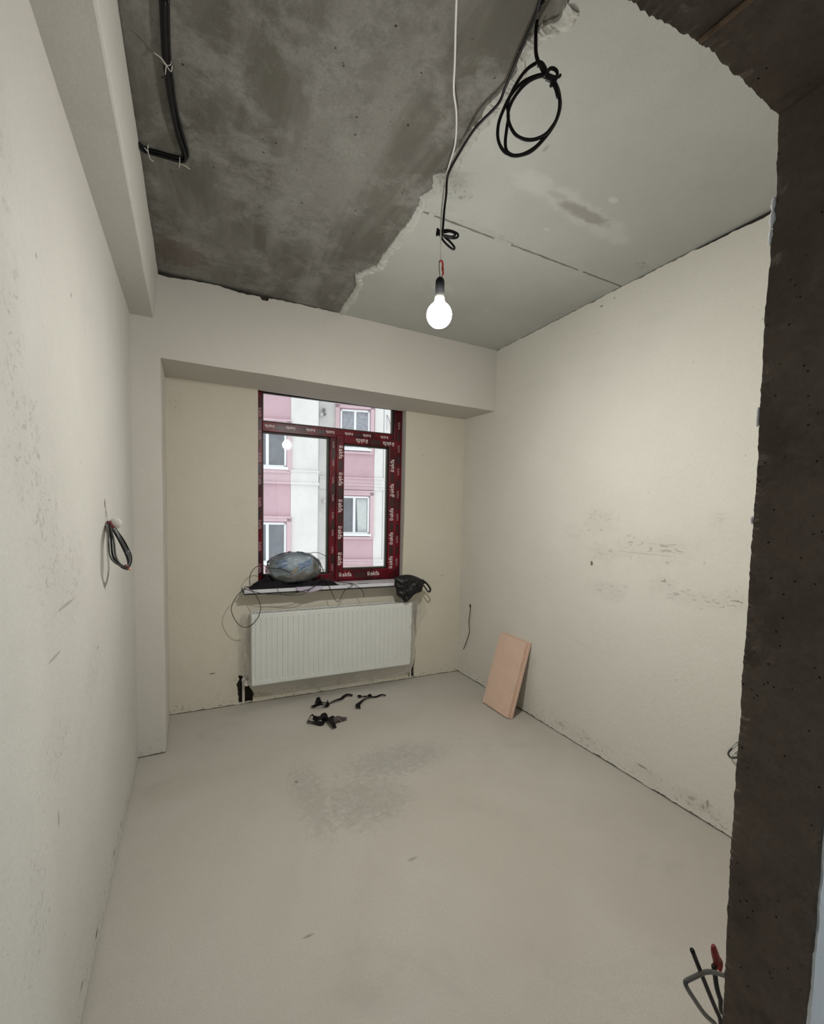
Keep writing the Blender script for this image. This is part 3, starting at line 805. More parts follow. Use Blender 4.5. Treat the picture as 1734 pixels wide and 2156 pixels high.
# window sill board
ZS = 0.907
sl = MB()
SX0, SX1, SD = 0.335, 1.655, -0.125
sl.box(SX0, SX1, SD, 0.0, ZS - 0.026, ZS, m=W)
sl.box(WX0 + 0.004, WX1 - 0.016, 0.0, D0 + 0.02, ZS - 0.026, ZS, m=W)
sill = sl.build('window_sill', M['sill'], win)
se = MB(); se.box(SX0 - 0.002, SX1 + 0.002, SD - 0.002, SD + 0.02, ZS - 0.036, ZS - 0.0265, m=W); se.box(SX0 - 0.003, SX0 - 0.0005, SD, 0.0, ZS - 0.034, ZS - 0.004, m=W)
o = se.build('sill_edge_strip', M['sill_edge'], win); o.parent = sill
ink = MB(); inr = MB()
random.seed(5)
x = 0.37
while x < 1.62:
    w = random.choice((0.012, 0.02, 0.03, 0.05))
    (inr if random.random() < 0.22 else ink).box(x, x + w, SD + 0.022 + random.uniform(-.002, .002), SD + 0.034, ZS + 0.0002, ZS + 0.0008, m=W)
    x += w + random.uniform(0.012, 0.05)
TV2, TF2 = text_mesh('Plus', 0.05)
for xx in (0.56, 1.22):
    ink.add([W(xx + v[0], SD + 0.012 + v[1], ZS + 0.001) for v in TV2], TF2)
o = ink.build('sill_print', M['ink'], win, recalc=False); o.parent = sill
o = inr.build('sill_print', M['ink_red'], win); o.parent = sill

# ------------------------------------------------------------------ pendant bulb
BX, BY, BZ = 0.905, 1.597, 2.311
bulb = empty('pendant_bulb', (BX, BY, BZ - 0.052), 'lit bare bulb in black holder hanging from a white cord', 'light bulb')
g = MB()
prof = [(0.0, -0.054)] + [(0.051 * math.sin(math.radians(a)), -0.003 - 0.051 * math.cos(math.radians(a))) for a in range(15, 136, 10)] + [(0.026, 0.042), (0.021, 0.050)]
g.lathe((BX, BY, BZ), prof, 32)
g.build('globe', M['bulb'], bulb, smooth=True)
g = MB(); g.lathe((BX, BY, BZ), [(0.0, 0.0505), (0.021, 0.0505), (0.0195, 0.066), (0.017, 0.084), (0.0, 0.084)], 24); g.build('bulb_base', M['bulb_base'], bulb, smooth=True)
g = MB(); g.lathe((BX, BY, BZ), [(0.0, 0.0845), (0.0185, 0.0845), (0.0185, 0.122), (0.017, 0.134), (0.011, 0.143), (0.004, 0.146), (0.0, 0.146)], 24); g.build('lamp_holder', M['holder'], bulb, smooth=True)
g = MB()
g.tube([(0.623, 1.048, 2.842), (0.662, 1.115, 2.842), (0.708, 1.192, 2.842), (0.752, 1.268, 2.842), (0.804, 1.334, 2.842), (0.861, 1.432, 2.842), (0.893, 1.524, 2.842), (0.917, 1.593, 2.842)] + [(0.915, 1.603, 2.80), (0.905, 1.600, 2.70), (0.903, 1.597, 2.60), (0.905, 1.597, 2.52)], 0.0034, 8)
g.build('cord', M['white_cable'], bulb, smooth=True)
g = MB()
g.tube([(BX, BY, 2.52), (BX - 0.008, BY - 0.004, 2.515), (BX - 0.008, BY - 0.004, 2.49), (BX - 0.001, BY, 2.455)], 0.0018, 6)
g.build('wire_tail', M['grey_cable'], bulb, smooth=True)
g = MB()
g.tube([(BX - 0.006, BY - 0.004, 2.515), (BX + 0.004, BY - 0.003, 2.520), (BX + 0.009, BY - 0.003, 2.508), (BX + 0.008, BY - 0.002, 2.49), (BX + 0.014, BY - 0.002, 2.472)], 0.0036, 7)
g.tube([(BX + 0.009, BY - 0.003, 2.50), (BX + 0.012, BY - 0.003, 2.488), (BX + 0.009, BY - 0.002, 2.462)], 0.0026, 6)
g.build('wire_joint', M['red_tape'], bulb, smooth=True)

# bulb added in the hall, out of view, to light the doorway wall's hall face
HX, HY, HZ = 2.02, -0.62, 2.30
hb = empty('added_hall_bulb', (HX, HY, HZ - 0.05), 'unseen bare bulb added to light the hall behind the doorway', 'light bulb')
g = MB(); g.lathe((HX, HY, HZ), prof, 24); g.build('globe', M['added_hall_bulb'], hb, smooth=True)
g = MB(); g.lathe((HX, HY, HZ), [(0.0, 0.0505), (0.0195, 0.051), (0.0185, 0.122), (0.011, 0.143), (0.0, 0.146)], 16); g.build('lamp_holder', M['holder'], hb, smooth=True)
g = MB(); g.tube([(HX, HY, HZ + 0.14), (HX, HY, HZ + 0.3), (HX, HY, H)], 0.0034, 6); g.build('cord', M['white_cable'], hb)

# ------------------------------------------------------------------ cables on the ceiling
def tie(mb, c, r, tails, wr=0.0014, axis=(0, 1, 0)):
    a = Vector(axis).normalized()
    u = a.cross(Vector((0.2, 0.1, 1))).normalized(); v = a.cross(u)
    mb.tube([Vector(c) + (u * math.cos(t * math.pi / 4) + v * math.sin(t * math.pi / 4)) * r for t in range(8)], wr, 5, 3, closed=True)
    for t in tails: mb.tube([Vector(c) + Vector(p) for p in t], wr, 5, 4)

# thick bundle near the left beam
tb = [(-0.053, 1.417, 2.846), (-0.055, 1.505, 2.846), (-0.056, 1.593, 2.846), (-0.052, 1.664, 2.846), (-0.046, 1.751, 2.846)]
root = empty('ceiling_cable_bundle', (tb[0][0], tb[0][1], 2.80), 'thick bundle of black cables tied along dark ceiling beside left beam', 'cable')
g = MB()
for k, (dx, dz) in enumerate(((-0.007, 0.003), (0.007, 0.003), (0, -0.006), (0.001, 0.003))):
    tail = [(-0.036, 1.840, 2.846), (-0.021, 1.917, 2.846), (-0.009, 1.972, 2.846), (-0.016, 2.004, 2.846), (-0.040, 2.014, 2.846), (-0.083, 2.018, 2.846), (-0.135, 2.023, 2.846), (-0.155, 2.019, 2.846)]
    b = [(p[0] + dx, p[1], p[2] + dz) for p in tb] + [(p[0] + dx * (1 + 0.6 * math.sin(i * 1.1 + k)), p[1] + 0.35 * dx, p[2] + dz) for i, p in enumerate(tail)] + [(-0.172, 1.99, 2.844)]
    m = MB(); m.tube(b, 0.0056, 8); m.build('cable', M['black'], root, smooth=True)
g = MB()
tie(g, (-0.057, 1.60, 2.842), 0.013, [[(0.0, 0, -0.013), (-0.012, -0.02, -0.016), (-0.03, -0.03, -0.018)], [(0.0, 0, -0.013), (0.012, 0.012, -0.016), (0.016, -0.012, -0.018)], [(0, 0, -0.013), (-0.004, 0.03, -0.016)]])
g.build('tie_wire', M['tie'], root, smooth=True); g = MB()
tie(g, (-0.030, 2.01, 2.842), 0.013, [[(0, 0, -0.013), (0.012, -0.006, -0.016), (0.035, 0.003, -0.018)], [(0, 0, -0.013), (-0.004, 0.02, -0.015)]], axis=(1, 0, 0))
g.build('tie_wire', M['tie'], root, smooth=True); g = MB()
tie(g, (-0.135, 2.005, 2.842), 0.013, [[(0, 0, -0.013), (0.006, 0.03, -0.015), (0.016, 0.035, -0.016)], [(0, 0, -0.012), (-0.01, -0.02, -0.014)]], axis=(1, 0, 0))
g.build('tie_wire', M['tie'], root, smooth=True)

# long black cable to the lamp with a small coil tied beside the cord
root = empty('ceiling_black_cable', (0.90, 1.3, 2.76), 'long black cable sagging under ceiling and ending in small coil beside lamp cord', 'cable')
m = MB()
run = [(0.814, 0.944, 2.835), (0.819, 0.958, 2.835), (0.829, 0.979, 2.835)] + [(0.857, 1.093, 2.826), (0.879, 1.171, 2.826)] + [(0.886, 1.219, 2.815), (0.872, 1.322, 2.815)] + [(0.890, 1.446, 2.830), (0.908, 1.559, 2.830)]
drop = [(0.921, 1.592, 2.78), (0.911, 1.586, 2.72), (0.906, 1.584, 2.66), (0.904, 1.584, 2.62)]
m.tube(run + drop, 0.0045, 8)
m.build('cable', M['black'], root, smooth=True)
m = MB()
m.tube([(0.896, 1.611, 2.652), (0.894, 1.612, 2.625), (0.907, 1.605, 2.641), (0.935, 1.591, 2.646), (0.965, 1.575, 2.635), (0.970, 1.573, 2.622), (0.956, 1.580, 2.615), (0.931, 1.593, 2.618), (0.908, 1.604, 2.629), (0.903, 1.607, 2.646)], 0.0042, 8)
m.tube([(0.903, 1.612, 2.644), (0.916, 1.605, 2.612), (0.939, 1.593, 2.586), (0.956, 1.584, 2.574), (0.960, 1.583, 2.583), (0.943, 1.591, 2.604), (0.920, 1.603, 2.625), (0.905, 1.610, 2.638)], 0.0042, 8)
m.tube([(0.896, 1.606, 2.644), (0.909, 1.600, 2.633), (0.938, 1.585, 2.639), (0.958, 1.574, 2.628), (0.946, 1.580, 2.618), (0.919, 1.594, 2.622), (0.899, 1.605, 2.623)], 0.0042, 8)
m.build('small_coil', M['black'], root, smooth=True)

# big hanging coil
root = empty('hanging_cable_coil', (0.92, 1.05, 2.42), 'large coil of black cable hanging from pale ceiling slab by one strand', 'cable')
m = MB(); m.tube([(0.829, 0.950, 2.842), (0.829, 0.964, 2.842)] + [(0.858, 1.004, 2.874), (0.854, 1.006, 2.839), (0.854, 1.006, 2.804), (0.856, 1.005, 2.772), (0.862, 1.002, 2.751), (0.870, 0.998, 2.737), (0.879, 0.994, 2.718)], 0.0052, 8); m.build('suspension_strand', M['black'], root, smooth=True)
loops = [
  ([(0.883, 0.993, 2.717), (0.897, 0.986, 2.710), (0.909, 0.979, 2.693), (0.918, 0.975, 2.664), (0.919, 0.974, 2.628), (0.909, 0.979, 2.592), (0.888, 0.990, 2.563), (0.862, 1.004, 2.549), (0.836, 1.017, 2.548), (0.814, 1.028, 2.559), (0.799, 1.035, 2.582), (0.793, 1.039, 2.611), (0.799, 1.036, 2.640), (0.814, 1.028, 2.669), (0.836, 1.017, 2.696), (0.859, 1.005, 2.711)]),
  ([(0.887, 0.997, 2.724), (0.904, 0.988, 2.712), (0.917, 0.982, 2.691), (0.924, 0.978, 2.662), (0.924, 0.978, 2.630), (0.912, 0.984, 2.593), (0.890, 0.996, 2.557), (0.860, 1.011, 2.523), (0.829, 1.027, 2.510), (0.802, 1.041, 2.511), (0.783, 1.051, 2.529), (0.773, 1.056, 2.558), (0.774, 1.055, 2.594), (0.785, 1.050, 2.630), (0.801, 1.042, 2.667), (0.827, 1.028, 2.700), (0.857, 1.013, 2.718)]),
  ([(0.888, 1.004, 2.728), (0.912, 0.991, 2.711), (0.926, 0.984, 2.679), (0.930, 0.982, 2.646), (0.921, 0.987, 2.610), (0.900, 0.997, 2.576), (0.877, 1.009, 2.543), (0.850, 1.023, 2.522), (0.823, 1.037, 2.513), (0.802, 1.048, 2.523), (0.796, 1.051, 2.548), (0.798, 1.049, 2.585), (0.802, 1.048, 2.618), (0.798, 1.049, 2.647), (0.807, 1.045, 2.679), (0.827, 1.035, 2.720), (0.846, 1.025, 2.745), (0.866, 1.015, 2.760)])]
for k, L in enumerate(loops):
    m = MB(); m.tube(L, 0.0045, 8, closed=(k < 2)); m.build('coil_loop', M['black'], root, smooth=True)
m = MB()
m.tube([(0.876, 0.994, 2.717), (0.885, 0.990, 2.722), (0.889, 0.987, 2.731), (0.899, 0.982, 2.733), (0.908, 0.977, 2.725), (0.909, 0.977, 2.712), (0.902, 0.980, 2.698), (0.894, 0.985, 2.687)], 0.0045, 8)
m.tube([(0.888, 0.988, 2.717), (0.902, 0.981, 2.712), (0.914, 0.975, 2.712), (0.918, 0.973, 2.718)], 0.0035, 7)
m.tube([(0.859, 1.000, 2.743), (0.869, 0.995, 2.739), (0.878, 0.991, 2.724), (0.880, 0.990, 2.710)], lambda t: 0.0075, 8)
m.tube([(0.886, 0.991, 2.713), (0.899, 0.985, 2.705), (0.909, 0.979, 2.685), (0.915, 0.976, 2.660)], lambda t: 0.0085 - 0.003 * t, 8)
m.build('tied_end', M['black'], root, smooth=True)
m = MB(); tie(m, [(0.859, 1.003, 2.893)][0], 0.009, [[(0, 0, -0.006), (0.012, 0, -0.01), (0.010, -0.004, -0.05)], [(0, 0, 0), (-0.012, 0.0, 0.006)]])
m.build('tie_wire', M['tie'], root, smooth=True)

# short cable ends at the ceiling by the right wall
root = empty('ceiling_cable_end', (2.21, 1.07, 2.80), 'short black cable ends with white tie wire at ceiling edge above right wall', 'cable')
m = MB()
m.tube([(2.215, 1.043, 2.945), (2.215, 1.065, 2.944), (2.215, 1.086, 2.946), (2.215, 1.091, 2.939), (2.215, 1.081, 2.930)], 0.0045, 7)
m.tube([(2.222, 1.045, 2.919), (2.222, 1.064, 2.924), (2.222, 1.072, 2.917), (2.222, 1.060, 2.890), (2.222, 1.045, 2.857)], 0.0045, 7)
m.build('cable', M['black'], root, smooth=True)
m = MB(); m.tube([(2.200, 1.044, 2.926), (2.200, 1.056, 2.909), (2.200, 1.061, 2.893), (2.200, 1.073, 2.871)], 0.0013, 5); m.tube([(2.200, 1.075, 2.933), (2.200, 1.058, 2.913), (2.200, 1.043, 2.901)], 0.0013, 5)
m.build('tie_wire', M['tie'], root, smooth=True)

# ------------------------------------------------------------------ coil hanging from the left wall
root = empty('wall_cable_coil', (-0.30, 2.05, 1.25), 'oval coil of grey cables with dark red taped ends hanging from left wall', 'cable')
A, Bm = Vector((-0.290, 2.075, 1.428)), Vector((-0.226, 1.992, 1.262))
n_, f_ = Vector((-0.266, 1.972, 1.320)), Vector((-0.236, 2.090, 1.318))
for k in range(6):
    s = 1 + 0.13 * (k - 2.3); o_ = Vector((0.003 * math.sin(k * 2.1), 0.005 * math.cos(k * 1.7), 0.002 * k - 0.004))
    c = (n_ + f_) / 2
    pts = [A, c + (n_ - c) * s * 0.8 + Vector((-.008, 0, .06)), c + (n_ - c) * s, c + (n_ - c) * s * 0.9 + (Bm - c) * 0.55, Bm, c + (f_ - c) * s * 0.8 + (Bm - c) * 0.6, c + (f_ - c) * s, c + (f_ - c) * s * 0.75 + Vector((-.02, 0, .06))]
    m = MB(); m.tube([p + o_ for p in pts], 0.0032, 7, closed=True)
    m.build('cable_loop', M['grey_cable'] if k % 2 else M['black'], root, smooth=True)
m = MB(); m.tube([A + Vector((0, -0.006, 0.012)), A, A + Vector((0.012, -0.004, -0.012))], 0.009, 8)
m.build('tape_knot', M['dark_red_tape'], root, smooth=True)
m = MB(); m.tube([Bm + Vector((-0.008, 0.0, 0.010)), Bm + Vector((0.004, 0.005, 0.001))], 0.007, 8, spline=False)
m.build('taped_end', M['dark_red_tape'], root, smooth=True)
m = MB(); m.tube([Bm + Vector((0.004, 0.005, 0.0)), Bm + Vector((0.012, 0.010, -0.006))], 0.004, 6, spline=False); m.build('bare_end', M['copper'], root)
m = MB(); m.tube([(XL + 0.003, 2.066, 1.50), (XL + 0.006, 2.07, 1.475), (XL + 0.008, 2.072, 1.45), A + Vector((0, 0, 0.01))], 0.0022, 6); m.build('twisted_wire', M['tie'], root, smooth=True)
m = MB(); m.lathe((XL + 0.027, 2.112, 1.432), [(0, -0.005), (0.019, -0.005), (0.022, -0.002), (0.022, 0.002), (0, 0.004)], 20, 'y'); m.build('round_cap', M['cap'], root, smooth=True)

# ------------------------------------------------------------------ stubs on the right wall and by the doorway
root = empty('wall_cable_stub', (2.23, 3.27, 0.25), 'thin black cable sticking out of the right wall near back corner', 'cable')
m = MB(); m.tube([(2.240, 3.250, 0.676)] + [(2.228, 3.237, 0.610), (2.228, 3.249, 0.542), (2.228, 3.246, 0.486), (2.228, 3.236, 0.445), (2.228, 3.256, 0.387), (2.228, 3.291, 0.311), (2.228, 3.327, 0.247)], 0.0032, 7); m.build('cable', M['thin_black'], root, smooth=True)
m = MB(); m.tube([(2.243, 3.263, 0.682), (2.243, 3.254, 0.654)], 0.008, 8, spline=False); m.build('wall_grommet', M['grey_cable'], root)

root = empty('socket_cable_loop', (2.22, 1.07, 0.40), 'small looped grey cable end on lower right wall beside the doorway jamb', 'cable')
m = MB()
m.tube([(2.225, 1.009, 0.520), (2.225, 1.042, 0.483), (2.225, 1.072, 0.435), (2.225, 1.084, 0.408), (2.225, 1.074, 0.394), (2.225, 1.052, 0.403), (2.225, 1.018, 0.433)], 0.0045, 7)
m.build('cable', M['grey_cable'], root, smooth=True)
m = MB(); m.tube([(2.215, 1.010, 0.509), (2.215, 1.044, 0.476), (2.215, 1.064, 0.445)], 0.0025, 6); m.tube([(2.215, 1.009, 0.482), (2.215, 1.046, 0.442), (2.215, 1.059, 0.418), (2.215, 1.041, 0.420)], 0.0025, 6)
m.build('core_wire', M['white_cable'], root, smooth=True)

root = empty('doorway_cables', (1.05, 0.45, 0.35), 'stiff black cable ends sticking out of wall behind the doorway jamb', 'cable')
m = MB(); m.tube([(0.938, 0.500, 0.585), (0.960, 0.500, 0.545), (0.984, 0.500, 0.502), (1.011, 0.500, 0.454), (1.038, 0.500, 0.407), (1.064, 0.500, 0.364), (1.104, 0.500, 0.309)] + [(1.16, 0.43, 0.40)], 0.0046, 8); m.build('cable', M['black'], root, smooth=True)
m = MB(); m.tube([(1.074, 0.490, 0.467), (1.041, 0.490, 0.488), (1.008, 0.490, 0.510), (0.974, 0.490, 0.527), (0.942, 0.490, 0.534), (0.911, 0.490, 0.540), (0.903, 0.490, 0.539), (0.911, 0.490, 0.522), (0.941, 0.490, 0.480), (0.981, 0.490, 0.427), (1.023, 0.490, 0.382), (1.075, 0.490, 0.327)] + [(1.14, 0.43, 0.38)], 0.0047, 8); m.build('cable', M['grey_cable'], root, smooth=True)
m = MB(); m.tube([(1.047, 0.510, 0.486), (1.055, 0.510, 0.459), (1.066, 0.510, 0.424), (1.084, 0.510, 0.386), (1.121, 0.510, 0.327)] + [(1.17, 0.43, 0.44)], 0.0052, 8); m.build('cable', M['black'], root, smooth=True)
m = MB(); m.tube([(1.041, 0.510, 0.538), (1.043, 0.510, 0.528), (1.052, 0.510, 0.507), (1.057, 0.510, 0.491), (1.051, 0.510, 0.476)], lambda t: 0.004 + 0.004 * max(0, math.sin(t * 3.0)), 8); m.tube([(1.063, 0.515, 0.499), (1.079, 0.515, 0.482), (1.086, 0.515, 0.467), (1.082, 0.515, 0.454)], 0.005, 8); m.build('red_tape', M['door_tape'], root, smooth=True)

# ------------------------------------------------------------------ radiator
RX0, RX1, RZ0, RZ1, RD0, RD1 = 0.386, 1.690, 0.172, 0.724, -0.122, -0.028
rad = empty('radiator', W((RX0 + RX1) / 2, (RD0 + RD1) / 2, RZ0), 'white ribbed panel radiator wrapped in clear plastic film under window', 'radiator')
NR = 33
pit = (RX1 - RX0) / NR
prof_x = []
for i in range(NR):
    x = RX0 + i * pit
    prof_x += [(x, 0), (x + pit * 0.36, 0), (x + pit * 0.46, 0.007), (x + pit * 0.58, 0.007), (x + pit * 0.68, 0)]
prof_x.append((RX1, 0))
zs = [(RZ0 + 0.004, 0.004, 0), (RZ0 + 0.010, 0, 0), (RZ0 + 0.034, 0, 0), (RZ0 + 0.046, 0, 1), (RZ1 - 0.046, 0, 1), (RZ1 - 0.034, 0, 0), (RZ1 - 0.008, 0, 0), (RZ1 - 0.002, 0.004, 0)]
def rad_panel(d):
    m = MB()
    m.grid([[W(x, d + b + g_ * on, z) for (x, g_) in prof_x] for (z, b, on) in zs])
    return m
rad_panel(RD0).build('front_panel', M['radiator'], rad)
rad_panel(RD1 - 0.012).build('rear_panel', M['radiator'], rad)
m = MB()
for i in range(NR * 2):
    x = RX0 + 0.02 + i * (RX1 - RX0 - 0.04) / (NR * 2)
    m.box(x, x + 0.002, RD0 + 0.014, RD1 - 0.018, RZ0 + 0.03, RZ1 - 0.03, m=W)
m.build('convector_fins', M['radiator_dark'], rad, kind='stuff')
m = MB()
m.box(RX0 + 0.004, RX1 - 0.004, RD0 + 0.002, RD0 + 0.016, RZ1 - 0.008, RZ1, m=W); m.box(RX0 + 0.004, RX1 - 0.004, RD1 - 0.016, RD1 - 0.004, RZ1 - 0.008, RZ1, m=W)
for i in range(66):
    x = RX0 + 0.006 + i * (RX1 - RX0 - 0.016) / 65
    m.box(x, x + 0.005, RD0 + 0.014, RD1 - 0.014, RZ1 - 0.006, RZ1 - 0.001, m=W)
m.build('top_grille', M['radiator'], rad)
for x0, x1 in ((RX0 - 0.001, RX0 + 0.002), (RX1 - 0.002, RX1 + 0.001)):
    m = MB(); m.box(x0, x1, RD0 + 0.003, RD1, RZ0 + 0.01, RZ1 - 0.002, m=W); m.build('side_cover', M['radiator'], rad)
for x in (0.55, 1.52):
    m = MB(); m.box(x, x + 0.03, RD1 - 0.004, -0.001, RZ0 + 0.08, RZ1 - 0.08, m=W); m.build('bracket', M['radiator_dark'], rad)
# the film: front sheet hanging over the panel and drooping to the floor, loose at both sides
m = MB(); rows = []
NU, NV = 110, 46
for v in range(NV + 1):
    row = []
    for u in range(NU + 1):
        tv_ = v / NV
        xa_ = 0.318 + 0.018 * n1(tv_ * 5, 31.0) + 0.05 * max(0, tv_ - 0.75); xb_ = 1.86 + 0.030 * n1(tv_ * 6, 33.0) - 0.09 * tv_ * tv_ + 0.03 * math.sin(tv_ * 7)
        x = xa_ + (xb_ - xa_) * u / NU
        side = max(0.0, RX0 - x, x - RX1)
        zt = 0.735 + 0.006 * n1(x * 9, 2.0) - 0.35 * max(0, RX0 - x) - 0.10 * max(0, x - RX1)
        inside = max(0.0, min(1.0, (x - 0.36) / 0.2)) * max(0.0, min(1.0, (1.80 - x) / 0.15))
        zb = 0.155 - 0.10 * inside * (0.55 + 0.45 * math.sin((x - 0.42) * 2.35)) + 0.012 * n1(x * 6, 7.0)
        if x > 1.70: zb += 0.55 * (x - 1.70)
        if x < RX0: zb += min(0.075, 3.0 * (RX0 - x))
        z = zt + (zb - zt) * v / NV
        d = RD0 - 0.006 + min(0.112, side * 1.15)
        if z < RZ0: d += (RZ0 - z) * 0.25
        d += 0.004 * n1(x * 7, z * 11) + 0.0025 * n1(x * 22, z * 16, 3) + (0.012 * n1(x * 16, z * 9, 5) if side > 0 else 0)
        d = min(d, -0.003)
        if RX0 < x < RX1 and RZ0 < z < RZ1: d = min(d, RD0 - 0.002)
        row.append(W(x, d, z))
    rows.append(row)
m.grid(rows)
m.build('plastic_wrap', M['film'], rad, smooth=True, recalc=False, label='crinkled clear plastic film')
# heating pipes
def pipe(name, label, x, d, ztop, xin, zv):
    r = empty(name, W(x, d, 0), label, 'pipe')
    m = MB(); m.tube([W(x, d, 0.0), W(x, d, ztop * 0.5), W(x, d, ztop)], 0.0105, 12); m.build('riser', M['pvc'], r, smooth=True)
    m = MB(); m.tube([W(x, d, ztop - 0.006), W(x, d, ztop + 0.014), W((x + xin) / 2, d - 0.015, zv + 0.004), W(xin, -0.066, zv)], 0.013, 12); m.build('elbow', M['pvc'], r, smooth=True)
    m = MB(); cx = x + (xin - x) * 0.45
    m.lathe(W(cx, d - 0.035, zv - 0.004), [(0.0, -0.020), (0.020, -0.020), (0.024, -0.008), (0.024, 0.014), (0.016, 0.020), (0.0, 0.020)], 6, 'y')
    m.build('valve', M['valve'], r)
pipe('heating_pipe', 'white heating pipe with valve in broken wall chase left of radiator', 0.340, 0.012, 0.178, 0.384, 0.176)
pipe('heating_pipe', 'short white heating pipe and valve in narrow chase right of radiator', 1.752, 0.012, 0.150, 1.694, 0.172)

# ------------------------------------------------------------------ leaning board
brd = empty('insulation_board', (2.13, 2.60, 0), 'peach foam board with stepped edge leaning on right wall', 'board')
bx0, bx1 = 2.050, 2.205
by0, by1 = 2.445, 2.770
BL = 0.575
ang = math.acos((bx1 - bx0) / BL)
tv = Vector((math.cos(ang), 0, math.sin(ang))); nv = Vector((math.sin(ang), 0, -math.cos(ang)))   # up the board, and into the wall side
def BP(a, b, c): return Vector((bx0, a, 0.0)) + tv * b + nv * c + Vector((0, 0, 0.0005 + (0.020 * math.cos(ang) if True else 0)))
def bbox_(name, a0, a1, b0, b1, c0, c1, mat):
    m = MB(); m.add([BP(a, b, c) for c in (c0, c1) for b in (b0, b1) for a in (a0, a1)], [(0, 2, 3, 1), (4, 5, 7, 6), (0, 1, 5, 4), (2, 6, 7, 3), (0, 4, 6, 2), (1, 3, 7, 5)])
    return m.build(name, mat, brd, bevel=0.002)
bbox_('front_layer', by0 + 0.014, by1, 0.0, BL - 0.008, 0.0, 0.0205, M['board'])
bbox_('rear_layer', by0, by1 - 0.014, 0.003, BL, 0.0205, 0.041, M['board'])
bbox_('rebate', by0 + 0.006, by1 - 0.006, 0.002, BL - 0.004, 0.0195, 0.0215, M['board_edge'])

# ------------------------------------------------------------------ strap scraps on the floor
def scrap(label, strands, name='strap_offcut'):
    allp = [p for s in strands for p in s[0]]
    c = (sum(p[0] for p in allp) / len(allp), sum(p[1] for p in allp) / len(allp), 0)
    r = empty(name, c, label, 'strap')
    for (pts, w, twf, mat, nm) in strands:
        zz = [(p[0], p[1], 0.006 + (0.016 + 0.012 * math.sin(i * 2.2)) * (0.35 if nm == 'flat' else 1)) for i, p in enumerate(pts)]
        m = MB(); m.ribbon(zz, w, 0.0014, 5, twf); m.build('strap_piece', mat, r, smooth=False)
S0 = lambda t: 0.7 * math.sin(t * 9)
S1 = lambda t: 1.1 * math.sin(t * 7 + 1)
S2 = lambda t: 0.4 * math.sin(t * 8)
scrap('crumpled black strap offcut with long tail lying on floor under radiator', [
  ([(1.146, 3.296, 0.010), (1.111, 3.318, 0.010), (1.076, 3.310, 0.010), (1.046, 3.272, 0.010), (0.987, 3.255, 0.010), (0.940, 3.243, 0.010), (0.919, 3.247, 0.010), (0.881, 3.265, 0.010), (0.861, 3.289, 0.010), (0.841, 3.277, 0.010)], 0.024, S2, M['strap'], 'flat'),
  ([(0.927, 3.244, 0.010), (0.920, 3.204, 0.010), (0.900, 3.193, 0.010), (0.864, 3.203, 0.010), (0.820, 3.193, 0.010), (0.802, 3.221, 0.010), (0.842, 3.229, 0.010), (0.874, 3.241, 0.010)], 0.030, S1, M['strap'], 'a'),
  ([(0.834, 3.250, 0.020), (0.868, 3.306, 0.020), (0.868, 3.240, 0.020)], 0.026, S0, M['strap'], 'a')])
scrap('thin forked black strap offcut lying on floor under radiator', [
  ([(1.391, 3.181, 0.010), (1.362, 3.203, 0.010), (1.313, 3.201, 0.010), (1.268, 3.207, 0.010), (1.217, 3.196, 0.010), (1.160, 3.155, 0.010), (1.125, 3.106, 0.010), (1.109, 3.062, 0.010)], lambda t: 0.014 + 0.03 * t * t, S2, M['strap'], 'flat'),
  ([(1.268, 3.208, 0.012), (1.269, 3.234, 0.012), (1.235, 3.245, 0.012), (1.200, 3.253, 0.012), (1.174, 3.244, 0.012)], 0.026, S0, M['strap'], 'flat')])
scrap('folded black strap offcut with shiny grey inner side on floor', [
  ([(0.713, 3.003, 0.010), (0.754, 3.043, 0.010), (0.777, 3.024, 0.010), (0.780, 2.990, 0.010), (0.803, 2.971, 0.010), (0.835, 2.974, 0.010)], 0.034, S1, M['strap'], 'a'),
  ([(0.714, 3.007, 0.006), (0.749, 2.976, 0.006), (0.793, 2.936, 0.006), (0.813, 2.966, 0.006)], 0.034, S2, M['strap'], 'flat'),
  ([(0.809, 2.995, 0.010), (0.844, 3.044, 0.010), (0.841, 2.981, 0.010), (0.850, 2.941, 0.010), (0.855, 2.877, 0.010), (0.861, 2.840, 0.010)], 0.036, S2, M['strap'], 'a'),
  ([(0.851, 3.004, 0.012), (0.879, 2.987, 0.012), (0.899, 2.959, 0.012)], 0.036, S2, M['strap'], 'flat'),
  ([(0.869, 2.912, 0.015), (0.899, 2.934, 0.015), (0.933, 2.951, 0.015), (0.982, 2.951, 0.015)], lambda t: 0.05 + 0.03 * t, S2, M['strap_shine'], 'flat')])

# ------------------------------------------------------------------ clutter on the sill
BC = Vector([(0.714, 3.468, 1.050)][0])
RXB, RYB, RZB = 0.205, 0.098, 0.122
